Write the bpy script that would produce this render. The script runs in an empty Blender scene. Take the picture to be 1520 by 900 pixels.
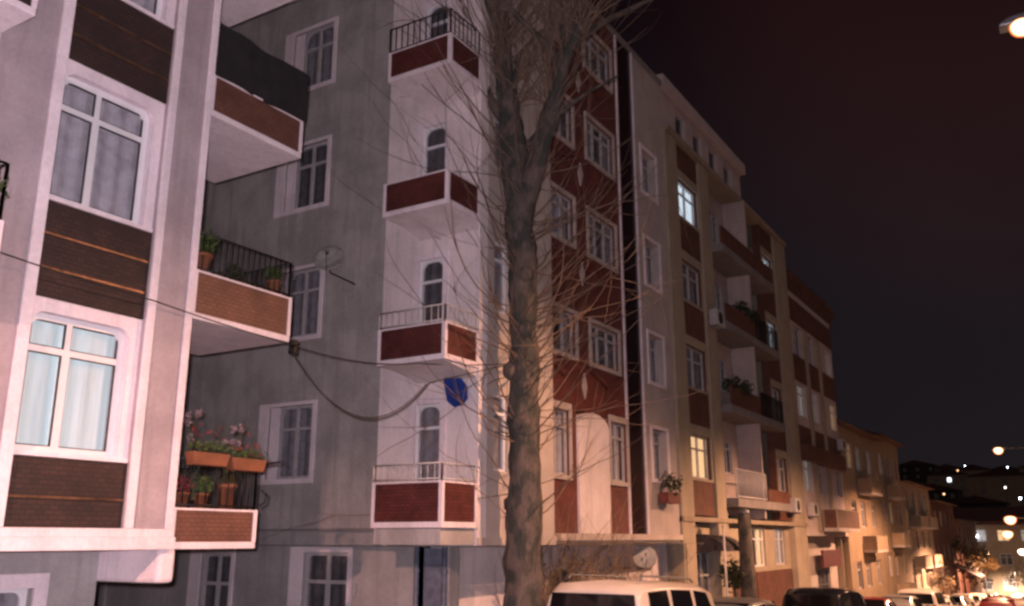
import bpy, math, random
from mathutils import Vector, Matrix, noise
rnd = random.Random(7)
R = math.radians
scene = bpy.context.scene
col = scene.collection
PI = math.pi

# ------------------------------------------------------------------ materials
def nt(name):
    m = bpy.data.materials.new(name); m.use_nodes = True
    t = m.node_tree
    return m, t, t.nodes['Principled BSDF']

def N(t, typ, **kw):
    n = t.nodes.new(typ)
    for k, v in kw.items(): setattr(n, k, v)
    return n

def ramp(t, src, a, b, ca, cb):
    r = N(t, 'ShaderNodeValToRGB')
    r.color_ramp.elements[0].position = a; r.color_ramp.elements[0].color = ca
    r.color_ramp.elements[1].position = b; r.color_ramp.elements[1].color = cb
    t.links.new(src, r.inputs[0]); return r.outputs[0]

def noise_fac(t, scale, detail=5, stretch=None, rough=0.6):
    tc = N(t, 'ShaderNodeTexCoord'); n = N(t, 'ShaderNodeTexNoise')
    n.inputs['Scale'].default_value = scale; n.inputs['Detail'].default_value = detail
    n.inputs['Roughness'].default_value = rough
    if stretch:
        mp = N(t, 'ShaderNodeMapping'); mp.inputs['Scale'].default_value = stretch
        t.links.new(tc.outputs['Object'], mp.inputs[0]); t.links.new(mp.outputs[0], n.inputs['Vector'])
    else: t.links.new(tc.outputs['Object'], n.inputs['Vector'])
    return n.outputs['Fac']

def mixc(t, fac, a, b, mode='MIX'):
    m = N(t, 'ShaderNodeMix', data_type='RGBA', blend_type=mode)
    for sock, v in ((m.inputs[0], fac), (m.inputs[6], a), (m.inputs[7], b)):
        if isinstance(v, (int, float)): sock.default_value = v
        elif isinstance(v, tuple): sock.default_value = v
        else: t.links.new(v, sock)
    return m.outputs[2]

def bump(t, b, h, s, d=0.02):
    n = N(t, 'ShaderNodeBump'); n.inputs['Strength'].default_value = s; n.inputs['Distance'].default_value = d
    t.links.new(h, n.inputs['Height']); t.links.new(n.outputs[0], b.inputs['Normal'])

def c4(c, k=1): return (c[0]*k, c[1]*k, c[2]*k, 1)

def plaster(name, c, dirt=0.35, rough=0.85, streak=True):
    m, t, b = nt(name)
    f = noise_fac(t, 1.1, 8)
    base = mixc(t, ramp(t, f, .38, .60, (0,0,0,1), (1,1,1,1)), c4(c, 1-dirt*.5), c4(c, 1.06))
    if streak:
        s = noise_fac(t, 1.0, 6, (5, 5, .35))
        base = mixc(t, ramp(t, s, .50, .64, (0,0,0,1), (dirt,dirt,dirt,1)), base, c4(c, .55))
    fine = noise_fac(t, 18, 4)
    base = mixc(t, .35, base, ramp(t, fine, .3, .7, c4(c, .72), c4(c, 1.12)))
    t.links.new(base, b.inputs['Base Color']); b.inputs['Roughness'].default_value = rough
    bump(t, b, noise_fac(t, 45, 3), .35, .01)
    return m

def paint(name, c, rough=.5, var=.12, metallic=0, coat=0):
    m, t, b = nt(name)
    f = noise_fac(t, 6, 5)
    t.links.new(mixc(t, ramp(t, f, .3, .75, (0,0,0,1), (1,1,1,1)), c4(c, 1-var*1.6), c4(c, 1+var*.4)), b.inputs['Base Color'])
    b.inputs['Roughness'].default_value = rough; b.inputs['Metallic'].default_value = metallic
    if coat: b.inputs['Coat Weight'].default_value = coat
    return m

def tiles(name, c, c2, mortar, bw=.24, bh=.07, rough=.5, ms=.006):
    """small cladding tiles; runs along whichever way the wall faces"""
    m, t, b = nt(name)
    tc = N(t, 'ShaderNodeTexCoord'); sp = N(t, 'ShaderNodeSeparateXYZ'); t.links.new(tc.outputs['Object'], sp.inputs[0])
    ad = N(t, 'ShaderNodeMath', operation='ADD'); t.links.new(sp.outputs[0], ad.inputs[0]); t.links.new(sp.outputs[1], ad.inputs[1])
    cb = N(t, 'ShaderNodeCombineXYZ'); t.links.new(ad.outputs[0], cb.inputs[0]); t.links.new(sp.outputs[2], cb.inputs[1])
    br = N(t, 'ShaderNodeTexBrick'); t.links.new(cb.outputs[0], br.inputs['Vector'])
    br.inputs['Scale'].default_value = 1; br.inputs['Brick Width'].default_value = bw; br.inputs['Row Height'].default_value = bh
    br.inputs['Mortar Size'].default_value = ms; br.inputs['Color1'].default_value = c4(c); br.inputs['Color2'].default_value = c4(c2)
    br.inputs['Mortar'].default_value = c4(mortar); br.inputs['Bias'].default_value = 0
    f = noise_fac(t, 2.2, 7)
    cc = mixc(t, ramp(t, f, .35, .7, (0,0,0,1), (1,1,1,1)), (.62,.62,.62,1), (1.1,1.1,1.1,1))
    t.links.new(mixc(t, 1.0, br.outputs['Color'], cc, 'MULTIPLY'), b.inputs['Base Color'])
    b.inputs['Roughness'].default_value = rough
    bump(t, b, br.outputs['Fac'], -.3, .008)
    return m

def emit(name, c, s, var=0):
    m, t, b = nt(name)
    b.inputs['Base Color'].default_value = c4(c, .8)
    b.inputs['Emission Color'].default_value = c4(c); b.inputs['Emission Strength'].default_value = s
    if var:
        f = noise_fac(t, 2.0, 4, (6, 6, .6))
        t.links.new(mixc(t, ramp(t, f, .3, .75, (0,0,0,1), (1,1,1,1)), c4(c, 1-var), c4(c)), b.inputs['Emission Color'])
    return m

def glass(name, tint=(1,1,1), rough=.03):
    m = bpy.data.materials.new(name); m.use_nodes = True; t = m.node_tree; t.nodes.clear()
    o = N(t, 'ShaderNodeOutputMaterial'); mx = N(t, 'ShaderNodeMixShader'); tr = N(t, 'ShaderNodeBsdfTransparent'); gl = N(t, 'ShaderNodeBsdfGlossy')
    lw = N(t, 'ShaderNodeLayerWeight'); lw.inputs['Blend'].default_value = .5; pw_ = N(t, 'ShaderNodeMath', operation='POWER'); pw_.inputs[1].default_value = 4; t.links.new(lw.outputs['Facing'], pw_.inputs[0]); ad_ = N(t, 'ShaderNodeMath', operation='MULTIPLY_ADD'); ad_.inputs[1].default_value = .5; ad_.inputs[2].default_value = .03; t.links.new(pw_.outputs[0], ad_.inputs[0])
    tr.inputs[0].default_value = c4(tint, .85); gl.inputs['Roughness'].default_value = rough
    t.links.new(ad_.outputs[0], mx.inputs[0]); t.links.new(tr.outputs[0], mx.inputs[1]); t.links.new(gl.outputs[0], mx.inputs[2]); t.links.new(mx.outputs[0], o.inputs[0])
    return m

M = dict(
    grey_plaster=plaster('mottled grey plaster', (.41,.34,.37), .6),
    side_grey=plaster('grey side render', (.43,.40,.40), .75),
    lower_grey=plaster('ground floor render', (.38,.36,.37), .6),
    white_plaster=plaster('white plaster', (.80,.71,.73), .4),
    white_trim=plaster('white trim paint', (.82,.72,.78), .38),
    peach_plaster=plaster('cream plaster', (.52,.45,.42), .45),
    pale_plaster=plaster('pale render', (.46,.40,.39), .4),
    beige=plaster('beige pilaster render', (.36,.30,.23), .4),
    beige_dark=plaster('ochre render', (.31,.25,.19), .5),
    pink_plaster=plaster('pinkish loggia render', (.50,.41,.40), .4),
    tan=plaster('tan render', (.34,.25,.17), .5),
    brown_tile=tiles('dark brown tiles', (.052,.024,.020), (.030,.015,.013), (.020,.011,.010), .11, .055, .75, .007),
    rust_tile=tiles('rust brown tiles', (.185,.08,.054), (.15,.062,.044), (.09,.04,.03), .11, .055, .6),
    red_tile=tiles('red balcony tiles', (.145,.037,.034), (.105,.028,.026), (.052,.02,.018), .12, .06, .5),
    red_wall=tiles('brick red cladding', (.185,.048,.038), (.145,.038,.031), (.085,.03,.026), .2, .06, .7),
    brown_panel=tiles('brown red panel', (.16,.060,.040), (.12,.045,.032), (.07,.03,.02), .2, .06, .7),
    dark_tile=tiles('dark maroon tiles', (.032,.012,.013), (.022,.009,.01), (.012,.006,.006), .2, .1, .25),
    pvc=paint('white pvc', (.74,.74,.78), .35, .06),
    pvc_old=paint('aged white frame', (.48,.46,.48), .5, .15),
    brass=paint('bronze trim strip', (.22,.12,.075), .42, .5, metallic=.6),
    iron=paint('black iron', (.018,.017,.018), .45, .2, metallic=.5),
    iron_white=paint('white painted iron', (.55,.53,.54), .5, .1),
    dark_cloth=paint('black netting', (.016,.014,.016), .95, .4),
    curtain=paint('sheer curtain', (.84,.82,.88), .95, .2),
    curtain_grey=paint('grey curtain', (.52,.51,.54), .95, .25),
    curtain_dark=paint('dark blind', (.24,.235,.25), .9, .3),
    lit_cool=emit('lit curtain cool white', (.80,.93,1.0), 1.1, .35),
    lit_cyan=emit('softly lit net curtain', (.82,.95,.96), .46, .4),
    lit_warm=emit('lit curtain warm', (1.0,.64,.32), 1.25, .35),
    lit_dim=emit('dim lit curtain', (.95,.85,.72), .42, .5),
    glass=glass('window glass', (.98,.98,1.0)),
    terracotta=paint('terracotta', (.21,.075,.035), .75, .25),
    soil=paint('soil', (.03,.02,.015), 1, .3),
    roof_tile=tiles('red brown roof tiles', (.11,.04,.03), (.07,.03,.025), (.03,.015,.012), .3, .2, .8),
    slab=plaster('grey concrete', (.22,.20,.20), .5),
    cable=paint('cable rubber', (.012,.012,.012), .6, .1),
    blue=paint('blue painted metal', (.012,.05,.30), .5, .3),
    dish=paint('dish enamel', (.42,.40,.39), .5, .3),
    steel=paint('galvanised steel', (.22,.23,.25), .45, .3, metallic=.6),
    blue_grey=paint('blue grey pipe paint', (.16,.18,.25), .6, .3),
    car_white=paint('white car paint', (.62,.55,.50), .28, .05, coat=.6),
    car_black=paint('black car paint', (.008,.009,.012), .15, .05, coat=1),
    car_silver=paint('silver car paint', (.42,.41,.40), .3, .06, metallic=.4, coat=.6),
    car_red=paint('maroon car paint', (.17,.02,.022), .3, .06, coat=.7),
    car_grey=paint('grey car paint', (.12,.115,.115), .3, .06, coat=.6),
    car_glass=paint('dark car glass', (.006,.006,.008), .06, .05),
    rubber=paint('tyre rubber', (.012,.012,.012), .9, .2),
    rim=paint('alloy rim', (.3,.3,.3), .35, .1, metallic=.8),
    tail=paint('red tail lamp', (.30,.01,.012), .2, .1),
    clear=paint('clear lamp lens', (.5,.5,.5), .15, .05),
    plastic=paint('black plastic', (.02,.02,.02), .6, .2),
    twig=paint('bare twig bark', (.20,.135,.10), .9, .35),
    hedge_twig=paint('dry twig', (.34,.23,.15), .9, .35),
    canvas=paint('dark awning canvas', (.045,.035,.045), .85, .3),
    maroon_board=paint('maroon signboard', (.11,.02,.03), .6, .2),
)

def lens(name, core, cs, rim, rs):  # orange rim puts the glow around a lamp into the emission colour
    m = bpy.data.materials.new(name); m.use_nodes = True; t = m.node_tree; t.nodes.clear()
    o = N(t, 'ShaderNodeOutputMaterial'); e = N(t, 'ShaderNodeEmission'); lw = N(t, 'ShaderNodeLayerWeight'); lw.inputs['Blend'].default_value = .5
    t.links.new(ramp(t, lw.outputs['Facing'], .15, .6, c4(core, cs), c4(rim, rs)), e.inputs[0]); t.links.new(e.outputs[0], o.inputs[0]); return m
M['sodium'] = lens('sodium lamp lens', (1.0,.62,.32), 3.5, (1.0,.18,.05), .9)
M['lamp_white'] = lens('white lamp lens', (1.0,.85,.75), 8, (.9,.35,.2), .8)
def leaf_mat(name, c, c2):
    m, t, b = nt(name)
    oi = noise_fac(t, 9, 3)
    t.links.new(mixc(t, ramp(t, oi, .35, .65, (0,0,0,1), (1,1,1,1)), c4(c), c4(c2)), b.inputs['Base Color'])
    b.inputs['Roughness'].default_value = .6
    return m
M['leaf'] = leaf_mat('green leaves', (.035,.065,.022), (.09,.13,.035))
M['leaf_dry'] = leaf_mat('dry brownish leaves', (.07,.05,.02), (.16,.10,.04))
M['leaf_dark'] = leaf_mat('dark evergreen leaves', (.018,.03,.014), (.05,.06,.025))
M['petal_red'] = leaf_mat('red petals', (.14,.012,.02), (.24,.035,.05))
M['petal_pink'] = leaf_mat('pale pink petals', (.20,.14,.17), (.32,.25,.28))

def bark():
    m, t, b = nt('mottled plane bark')
    f = noise_fac(t, 3.5, 8, (1,1,.6)); g = noise_fac(t, 11, 6, (1,1,.35))
    a = mixc(t, ramp(t, f, .45, .55, (0,0,0,1), (1,1,1,1)), (.032,.038,.034,1), (.125,.098,.086,1))
    a = mixc(t, ramp(t, g, .35, .65, (0,0,0,1), (.7,.7,.7,1)), a, (.05,.045,.042,1))
    t.links.new(a, b.inputs['Base Color']); b.inputs['Roughness'].default_value = .95
    bump(t, b, g, .9, .05)
    return m
M['bark'] = bark()

def asphalt():
    m, t, b = nt('patched asphalt')
    f = noise_fac(t, .5, 8); g = noise_fac(t, 60, 2)
    a = mixc(t, ramp(t, f, .4, .65, (0,0,0,1), (1,1,1,1)), (.035,.034,.035,1), (.07,.066,.062,1))
    a = mixc(t, .4, a, ramp(t, g, .3, .7, (.02,.02,.02,1), (.11,.105,.1,1)))
    t.links.new(a, b.inputs['Base Color']); b.inputs['Roughness'].default_value = .8
    bump(t, b, g, .5, .01); return m
M['asphalt'] = asphalt()
M['paving'] = tiles('paving slabs', (.2,.185,.175), (.16,.15,.145), (.08,.075,.07), .4, .4, .85, .01)
M['earth'] = plaster('dark scrubby hillside', (.035,.032,.022), .6, streak=False)

# ------------------------------------------------------------------ mesh building
class MB:
    def __init__(s): s.v = []; s.f = []; s.sm = []; s.cuts = []
    def cut(s):
        if not s.cuts or s.cuts[-1][0] != len(s.v): s.cuts.append((len(s.v), len(s.f)))
        return s
    def poly(s, pts, smooth=False):
        b = len(s.v); s.v += [tuple(p) for p in pts]; s.f.append(tuple(range(b, b+len(pts)))); s.sm.append(smooth)
    def box(s, x0, x1, y0, y1, z0, z1):
        if x0 > x1: x0, x1 = x1, x0
        if y0 > y1: y0, y1 = y1, y0
        if z0 > z1: z0, z1 = z1, z0
        b = len(s.v)
        s.v += [(x0,y0,z0),(x1,y0,z0),(x1,y1,z0),(x0,y1,z0),(x0,y0,z1),(x1,y0,z1),(x1,y1,z1),(x0,y1,z1)]
        for q in ((0,3,2,1),(4,5,6,7),(0,1,5,4),(1,2,6,5),(2,3,7,6),(3,0,4,7)): s.f.append(tuple(b+i for i in q)); s.sm.append(False)
        return s
    def tube(s, pts, radii, n=6, cap=True, smooth=True):
        pts = [Vector(p) for p in pts]
        if not isinstance(radii, (list, tuple)): radii = [radii]*len(pts)
        b = len(s.v); ref = None
        for i, p in enumerate(pts):
            d = (pts[min(i+1, len(pts)-1)] - pts[max(i-1, 0)])
            if d.length < 1e-9: d = Vector((0,0,1))
            d.normalize()
            if ref is None: ref = d.orthogonal().normalized()
            u = (ref - d*ref.dot(d))
            u = d.orthogonal().normalized() if u.length < 1e-6 else u.normalized()
            ref = u; w = d.cross(u)
            for k in range(n):
                a = 2*PI*k/n; q = p + (u*math.cos(a) + w*math.sin(a))*radii[i]; s.v.append(tuple(q))
        for i in range(len(pts)-1):
            for k in range(n):
                a = b+i*n+k; c = b+i*n+(k+1) % n
                s.f.append((a, c, c+n, a+n)); s.sm.append(smooth)
        if cap:
            s.f.append(tuple(b+k for k in range(n))[::-1]); s.sm.append(False)
            e = b+(len(pts)-1)*n; s.f.append(tuple(e+k for k in range(n))); s.sm.append(False)
        return s
    def lathe(s, prof, c, axis='z', n=20, smooth=True):
        """prof: list of (radius, along)"""
        b = len(s.v)
        for r, h in prof:
            for k in range(n):
                a = 2*PI*k/n; x, y = r*math.cos(a), r*math.sin(a)
                p = {'z': (x, y, h), 'y': (x, h, y), 'x': (h, x, y)}[axis]
                s.v.append((c[0]+p[0], c[1]+p[1], c[2]+p[2]))
        for i in range(len(prof)-1):
            for k in range(n):
                a = b+i*n+k; d = b+i*n+(k+1) % n
                s.f.append((a, d, d+n, a+n)); s.sm.append(smooth)
        return s
    def prism(s, pts2, fn, d0, d1):
        """polygon pts2 in (u,z), extruded between depths, mapped to world by fn(u,z,d)"""
        n = len(pts2); b = len(s.v)
        s.v += [fn(u, z, d0) for u, z in pts2] + [fn(u, z, d1) for u, z in pts2]
        s.f.append(tuple(range(b, b+n))); s.f.append(tuple(range(b+2*n-1, b+n-1, -1))); s.sm += [False, False]
        for i in range(n):
            j = (i+1) % n; s.f.append((b+i, b+n+i, b+n+j, b+j)); s.sm.append(False)
        return s
    def build(s, name, mat, parent=None, local=False, kind=None, bevel=0):
        if s.cuts:
            o = None; cs = [c for c in [(0, 0)]+s.cuts+[(len(s.v), len(s.f))]]
            for (v0, f0), (v1, f1) in zip(cs, cs[1:]):
                if v1 == v0: continue
                m = MB(); m.v = s.v[v0:v1]; m.f = [tuple(i-v0 for i in f) for f in s.f[f0:f1]]; m.sm = s.sm[f0:f1]
                o = m.build(name, mat, parent, local, kind, bevel)
            return o
        if parent is not None and not local:
            o0 = parent.matrix_basis.translation.copy()
            p = parent.parent
            while p is not None: o0 += p.matrix_basis.translation; p = p.parent
            vs = [(x-o0.x, y-o0.y, z-o0.z) for x, y, z in s.v]
        elif parent is None and not local:
            xs = [q[0] for q in s.v]; ys = [q[1] for q in s.v]; zs = [q[2] for q in s.v]
            o0 = Vector(((min(xs)+max(xs))/2, (min(ys)+max(ys))/2, min(zs)))
            vs = [(x-o0.x, y-o0.y, z-o0.z) for x, y, z in s.v]
        else: o0 = Vector((0,0,0)); vs = s.v
        me = bpy.data.meshes.new(name); me.from_pydata(vs, [], s.f); me.validate(); 
        if len(me.polygons) == len(s.sm): me.polygons.foreach_set('use_smooth', s.sm)
        me.materials.append(M[mat] if isinstance(mat, str) else mat); me.update()
        o = bpy.data.objects.new(name, me); col.objects.link(o)
        if parent is not None: o.parent = parent
        elif not local: o.location = o0
        if kind: o['kind'] = kind
        if bevel:
            md = o.modifiers.new('bevel', 'BEVEL'); md.width = bevel; md.segments = 2; md.limit_method = 'ANGLE'
        return o

def tag(o, label, cat, group=None):
    o['label'] = label; o['category'] = cat
    if group: o['group'] = group
    return o
def thing(name, loc, label, cat, group=None, rz=0):
    o = bpy.data.objects.new(name, None); o.empty_display_size = .2; col.objects.link(o)
    o.location = loc; o.rotation_euler = (0, 0, rz)
    return tag(o, label, cat, group)
def copy_tree(o, parent=None):
    c = o.copy(); col.objects.link(c)
    if parent is not None: c.parent = parent
    for ch in list(o.children): copy_tree(ch, c)
    return c

# walls are described in (u, z, d): u along the wall, z up, d inwards
def FR(T): return lambda u, z, d=0: (u, T+d, z)          # street face, looks towards -Y
def SD(S): return lambda u, z, d=0: (S+d, u, z)          # side face, looks towards -X

def fbox(mb, fn, u0, u1, z0, z1, d0, d1):
    a = fn(u0, z0, d0); b = fn(u1, z1, d1); mb.box(a[0], b[0], a[1], b[1], a[2], b[2])

def wall(mb, fn, u0, u1, z0, z1, holes, depth=.28):
    """slab with real openings"""
    us = sorted({u0, u1, *[h[0] for h in holes], *[h[1] for h in holes]}); zs = sorted({z0, z1, *[h[2] for h in holes], *[h[3] for h in holes]})
    us = [u for u in us if u0-1e-6 <= u <= u1+1e-6]; zs = [z for z in zs if z0-1e-6 <= z <= z1+1e-6]
    solid = lambda i, j: (0 <= i < len(us)-1 and 0 <= j < len(zs)-1) and not any(h[0]-1e-6 <= (us[i]+us[i+1])/2 <= h[1] and h[2]-1e-6 <= (zs[j]+zs[j+1])/2 <= h[3] for h in holes)
    for i in range(len(us)-1):
        for j in range(len(zs)-1):
            if not solid(i, j): continue
            a, b, c, d = us[i], us[i+1], zs[j], zs[j+1]
            for dep in (0, depth): mb.poly([fn(a,c,dep), fn(b,c,dep), fn(b,d,dep), fn(a,d,dep)])
            if not solid(i-1, j): mb.poly([fn(a,c,0), fn(a,c,depth), fn(a,d,depth), fn(a,d,0)])
            if not solid(i+1, j): mb.poly([fn(b,c,0), fn(b,c,depth), fn(b,d,depth), fn(b,d,0)])
            if not solid(i, j-1): mb.poly([fn(a,c,0), fn(b,c,0), fn(b,c,depth), fn(a,c,depth)])
            if not solid(i, j+1): mb.poly([fn(a,d,0), fn(b,d,0), fn(b,d,depth), fn(a,d,depth)])
    return mb

def window(parent, fn, u0, u1, z0, z1, inset=.12, cols=2, transom=.72, fr=.07, mat='pvc', curtain='curtain', fillet=0, split=None, gap=None, name='window', seal=False):
    """frame mesh with its pane and curtain as sub-parts; filled upper corners make the rounded head"""
    f = MB(); d0, d1 = inset, inset+.07
    fbox(f, fn, u0, u1, z0, z0+fr, d0, d1); fbox(f, fn, u0, u1, z1-fr, z1, d0, d1)
    fbox(f, fn, u0, u0+fr, z0+fr, z1-fr, d0, d1); fbox(f, fn, u1-fr, u1, z0+fr, z1-fr, d0, d1)
    zt = z0+(z1-z0)*transom if transom else z1-fr
    if transom: fbox(f, fn, u0+fr, u1-fr, zt-fr*.5, zt+fr*.5, d0+.004, d1-.004)
    for i in range(1, cols):
        um = u0+(u1-u0)*(split if (split and cols == 2) else i/cols)
        fbox(f, fn, um-fr*.62, um+fr*.62, z0+fr, (zt-fr*.5) if transom else z1-fr, d0-.006, d1-.008)
        if transom: fbox(f, fn, um-fr*.45, um+fr*.45, zt+fr*.5, z1-fr, d0-.006, d1-.008)
    if fillet:
        for side in (0, 1):
            uc = u0+fr if side == 0 else u1-fr; sg = 1 if side == 0 else -1; zc = z1-fr
            pts = [(uc, zc), (uc+sg*fillet, zc)] + [(uc+sg*fillet*(1-math.sin(a)), zc-fillet*(1-math.cos(a))) for a in (PI/8, PI/4, 3*PI/8)] + [(uc, zc-fillet)]
            f.prism(pts, fn, d0+.006, d1-.01)
    w = f.build(name, mat, parent)
    p = MB(); fbox(p, fn, u0+fr*.6, u1-fr*.6, z0+fr*.6, z1-fr*.6, d1-.03, d1-.026); p.build('pane', 'glass', w)
    if seal:
        q = MB(); zt2 = zt; um = u0+(u1-u0)*(split or .5)
        for a_, b_, c_, e_ in ((u0+fr, um-fr*.62, z0+fr, zt-fr*.5), (um+fr*.62, u1-fr, z0+fr, zt-fr*.5), (u0+fr, um-fr*.45, zt+fr*.5, z1-fr), (um+fr*.45, u1-fr, zt+fr*.5, z1-fr)):
            for g_ in ((a_, a_+.014, c_, e_), (b_-.014, b_, c_, e_), (a_+.014, b_-.014, c_, c_+.014), (a_+.014, b_-.014, e_-.014, e_)): fbox(q, fn, g_[0], g_[1], g_[2], g_[3], d0+.012, d1-.034)
        q.build('glazing_seal', 'plastic', w)
    if curtain:
        c = MB(); n = max(10, int((u1-u0)*22)); us = []
        ph = rnd.random()*6; g0, g1 = gap if gap else (2, 2)
        for i in range(n+1):
            k = i/n; us.append((u0+fr*.5+(u1-u0-fr)*k, d1+.045+.016*math.sin(k*n*1.1+ph)+.008*math.sin(k*n*.37+ph*2), k))
        for i in range(n):
            if g0 < us[i][2] < g1: continue
            a, b = us[i], us[i+1]
            c.poly([fn(a[0], z0+fr*.4, a[1]), fn(b[0], z0+fr*.4, b[1]), fn(b[0], z1-fr*.4, b[1]), fn(a[0], z1-fr*.4, a[1])], True)
        c.build('curtain', curtain, w)
    return w

def railing(mb, pts, z0, z1, gap=.11, r=.011, post=.018, mid=None):
    """pts: plan polyline"""
    for a, b in zip(pts, pts[1:]):
        L = math.hypot(b[0]-a[0], b[1]-a[1]); n = max(1, int(L/gap))
        for z in (z0+.04, z1)+((mid,) if mid else ()): mb.tube([(a[0], a[1], z), (b[0], b[1], z)], post*.8, 5)
        for i in range(n+1):
            k = i/n; x, y = a[0]+(b[0]-a[0])*k, a[1]+(b[1]-a[1])*k
            mb.tube([(x, y, z0), (x, y, z1)], post if i in (0, n) else r, 4)

def balcony(parent, x0, x1, y0, y1, zb, zp, zr, panel, rail='iron', open_sides='', slab_mat='white_trim', band=.09, post=.06, railgap=.11, edge='white_trim'):
    """slab with a clad parapet framed by white edges. y0 = street side. open_sides: 'N' skips that side (x0 side 'W', x1 side 'E')"""
    s = MB(); s.box(x0, x1, y0, y1, zb, zb+band); sl = s.build('slab', slab_mat, parent, bevel=.008)
    p = MB(); th = .07; q = .012
    za, zz = zb+band, zp-.03
    if 'F' not in open_sides: p.box(x0+post, x1-post, y0+q, y0+th, za, zz)
    if 'W' not in open_sides: p.box(x0+q, x0+th, y0+post, y1, za, zz)
    if 'E' not in open_sides: p.box(x1-th, x1-q, y0+post, y1, za, zz)
    pn = p.build('parapet_panel', panel, parent)
    c = MB()
    for x in (x0, x1-post): c.box(x, x+post, y0-.004, y0+post, za, zp)
    if 'F' not in open_sides: c.box(x0+post, x1-post, y0-.004, y0+th+.01, zz, zp-.003)
    if 'W' not in open_sides: c.box(x0-.004, x0+th+.01, y0+post, y1, zz, zp-.003); c.box(x0, x0+post, y1-post, y1-.003, za, zz)
    if 'E' not in open_sides: c.box(x1-th-.01, x1+.004, y0+post, y1, zz, zp-.003)
    c.build('parapet_edging', edge, parent)
    if zr > zp+.05:
        r = MB(); pl = []
        if 'W' not in open_sides: pl.append((x0+.035, y1))
        pl += [(x0+.035, y0+.035), (x1-.035, y0+.035)]
        if 'E' not in open_sides: pl.append((x1-.035, y1))
        railing(r, pl, zp, zr, railgap); r.build('railing', rail, parent)
    return sl

def foliage(mb, c, rad, n, size, seed=0, squash=1.0, drop=0):
    rg = random.Random(seed)
    for _ in range(n):
        while True:
            p = Vector((rg.uniform(-1,1), rg.uniform(-1,1), rg.uniform(-1,1)))
            if p.length <= 1: break
        lump = .75+.5*noise.noise(p*2.3+Vector((seed, 0, 0)))
        q = Vector((c[0]+p.x*rad*lump, c[1]+p.y*rad*lump, c[2]+p.z*rad*squash*lump-drop*abs(p.x)))
        a = Vector((rg.gauss(0,1), rg.gauss(0,1), rg.gauss(0,1))).normalized(); b = a.orthogonal().normalized()
        s = size*rg.uniform(.6, 1.4)
        mb.poly([q-a*s, q+b*s*.45, q+a*s, q-b*s*.45])

def twig(mb, p, d, L, r, rg, curve=.25, n=6, sub=2, sides=4, up=.35, depth=1):
    pts = [Vector(p)]; d = Vector(d).normalized(); bend = Vector((rg.gauss(0,1), rg.gauss(0,1), rg.gauss(0,.6)))*curve*.35
    for i in range(n):
        d = (d + bend*.35 + Vector((0,0,up/n)) + Vector((rg.gauss(0,.11), rg.gauss(0,.11), rg.gauss(0,.11)))).normalized()
        pts.append(pts[-1]+d*L/n)
    mb.tube(pts, [r*(1-.82*i/n) for i in range(n+1)], sides, cap=False)
    if depth > 0:
        for _ in range(sub):
            k = rg.randint(1, n-1); dd = (pts[k+1]-pts[k]).normalized() + Vector((rg.gauss(0,.45), rg.gauss(0,.45), rg.gauss(0,.35)))
            twig(mb, pts[k], dd, L*rg.uniform(.35,.6), r*.55, rg, curve, max(3, n-2), 1, 3, up, depth-1)

# ------------------------------------------------------------------ ground
def gz(s):
    if s < 20: return -.058*s
    if s < 125: return -1.16-.046*(s-20)
    return -5.99-.02*(s-125) if s < 160 else -6.69
SS = [-40,-20,-10,0,5,10,15,20,25,30,35,40,45,50,60,70,80,90,100,110,125,140]
def strip(y0, y1, dz, name, mat, label=None, thick=None, ss=SS):
    mb = MB()
    for a, b in zip(ss, ss[1:]):
        mb.poly([(a,y0,gz(a)+dz),(b,y0,gz(b)+dz),(b,y1,gz(b)+dz),(a,y1,gz(a)+dz)])
        if thick:
            for y in (y0, y1): mb.poly([(a,y,gz(a)+dz),(b,y,gz(b)+dz),(b,y,gz(b)+dz-thick),(a,y,gz(a)+dz-thick)])
    return mb.build(name, mat, kind='structure')
# terrain: one sheet to the horizon, rising into the hill that closes the street
g = MB(); xs = [-80,-40,-20,-10,0,10,20,30,45,60,80,100,125,140,160,190,220,260,300,340,380,420,500,700,1100]
ysr = [-500,-300,-150,-80,-40,-15,-1.6,0,5,8,10,15,20,30,45,70,100,140,200,300,500]
def tz(x, y):
    z = gz(x)-.02
    if x > 160:
        k = min(1, (x-160)/240.); z = -6.7+(k*k*(3-2*k))*27+3.0*noise.noise(Vector((x*.012, y*.02, 3)))*k + max(0, (y-30))*.10*k*(1 if y < 100 else 0) + (7*k if y >= 100 else 0)
        if x > 420: z -= (x-420)*.02
    return z
for i in range(len(xs)-1):
    for j in range(len(ysr)-1):
        a, b, c, d = xs[i], xs[i+1], ysr[j], ysr[j+1]
        g.poly([(a,c,tz(a,c)),(b,c,tz(b,c)),(b,d,tz(b,d)),(a,d,tz(a,d))], True)
g.build('hillside_terrain', 'earth', kind='structure')
strip(1.35, 8.3, .004, 'road', 'asphalt')
strip(8.42, 10.6, .12, 'pavement', 'paving', thick=.14)
strip(8.3, 8.42, .125, 'kerb', 'slab', thick=.14)
strip(-1.6, 1.23, .12, 'pavement', 'paving', thick=.14)
strip(1.23, 1.35, .125, 'kerb', 'slab', thick=.14)

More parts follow.
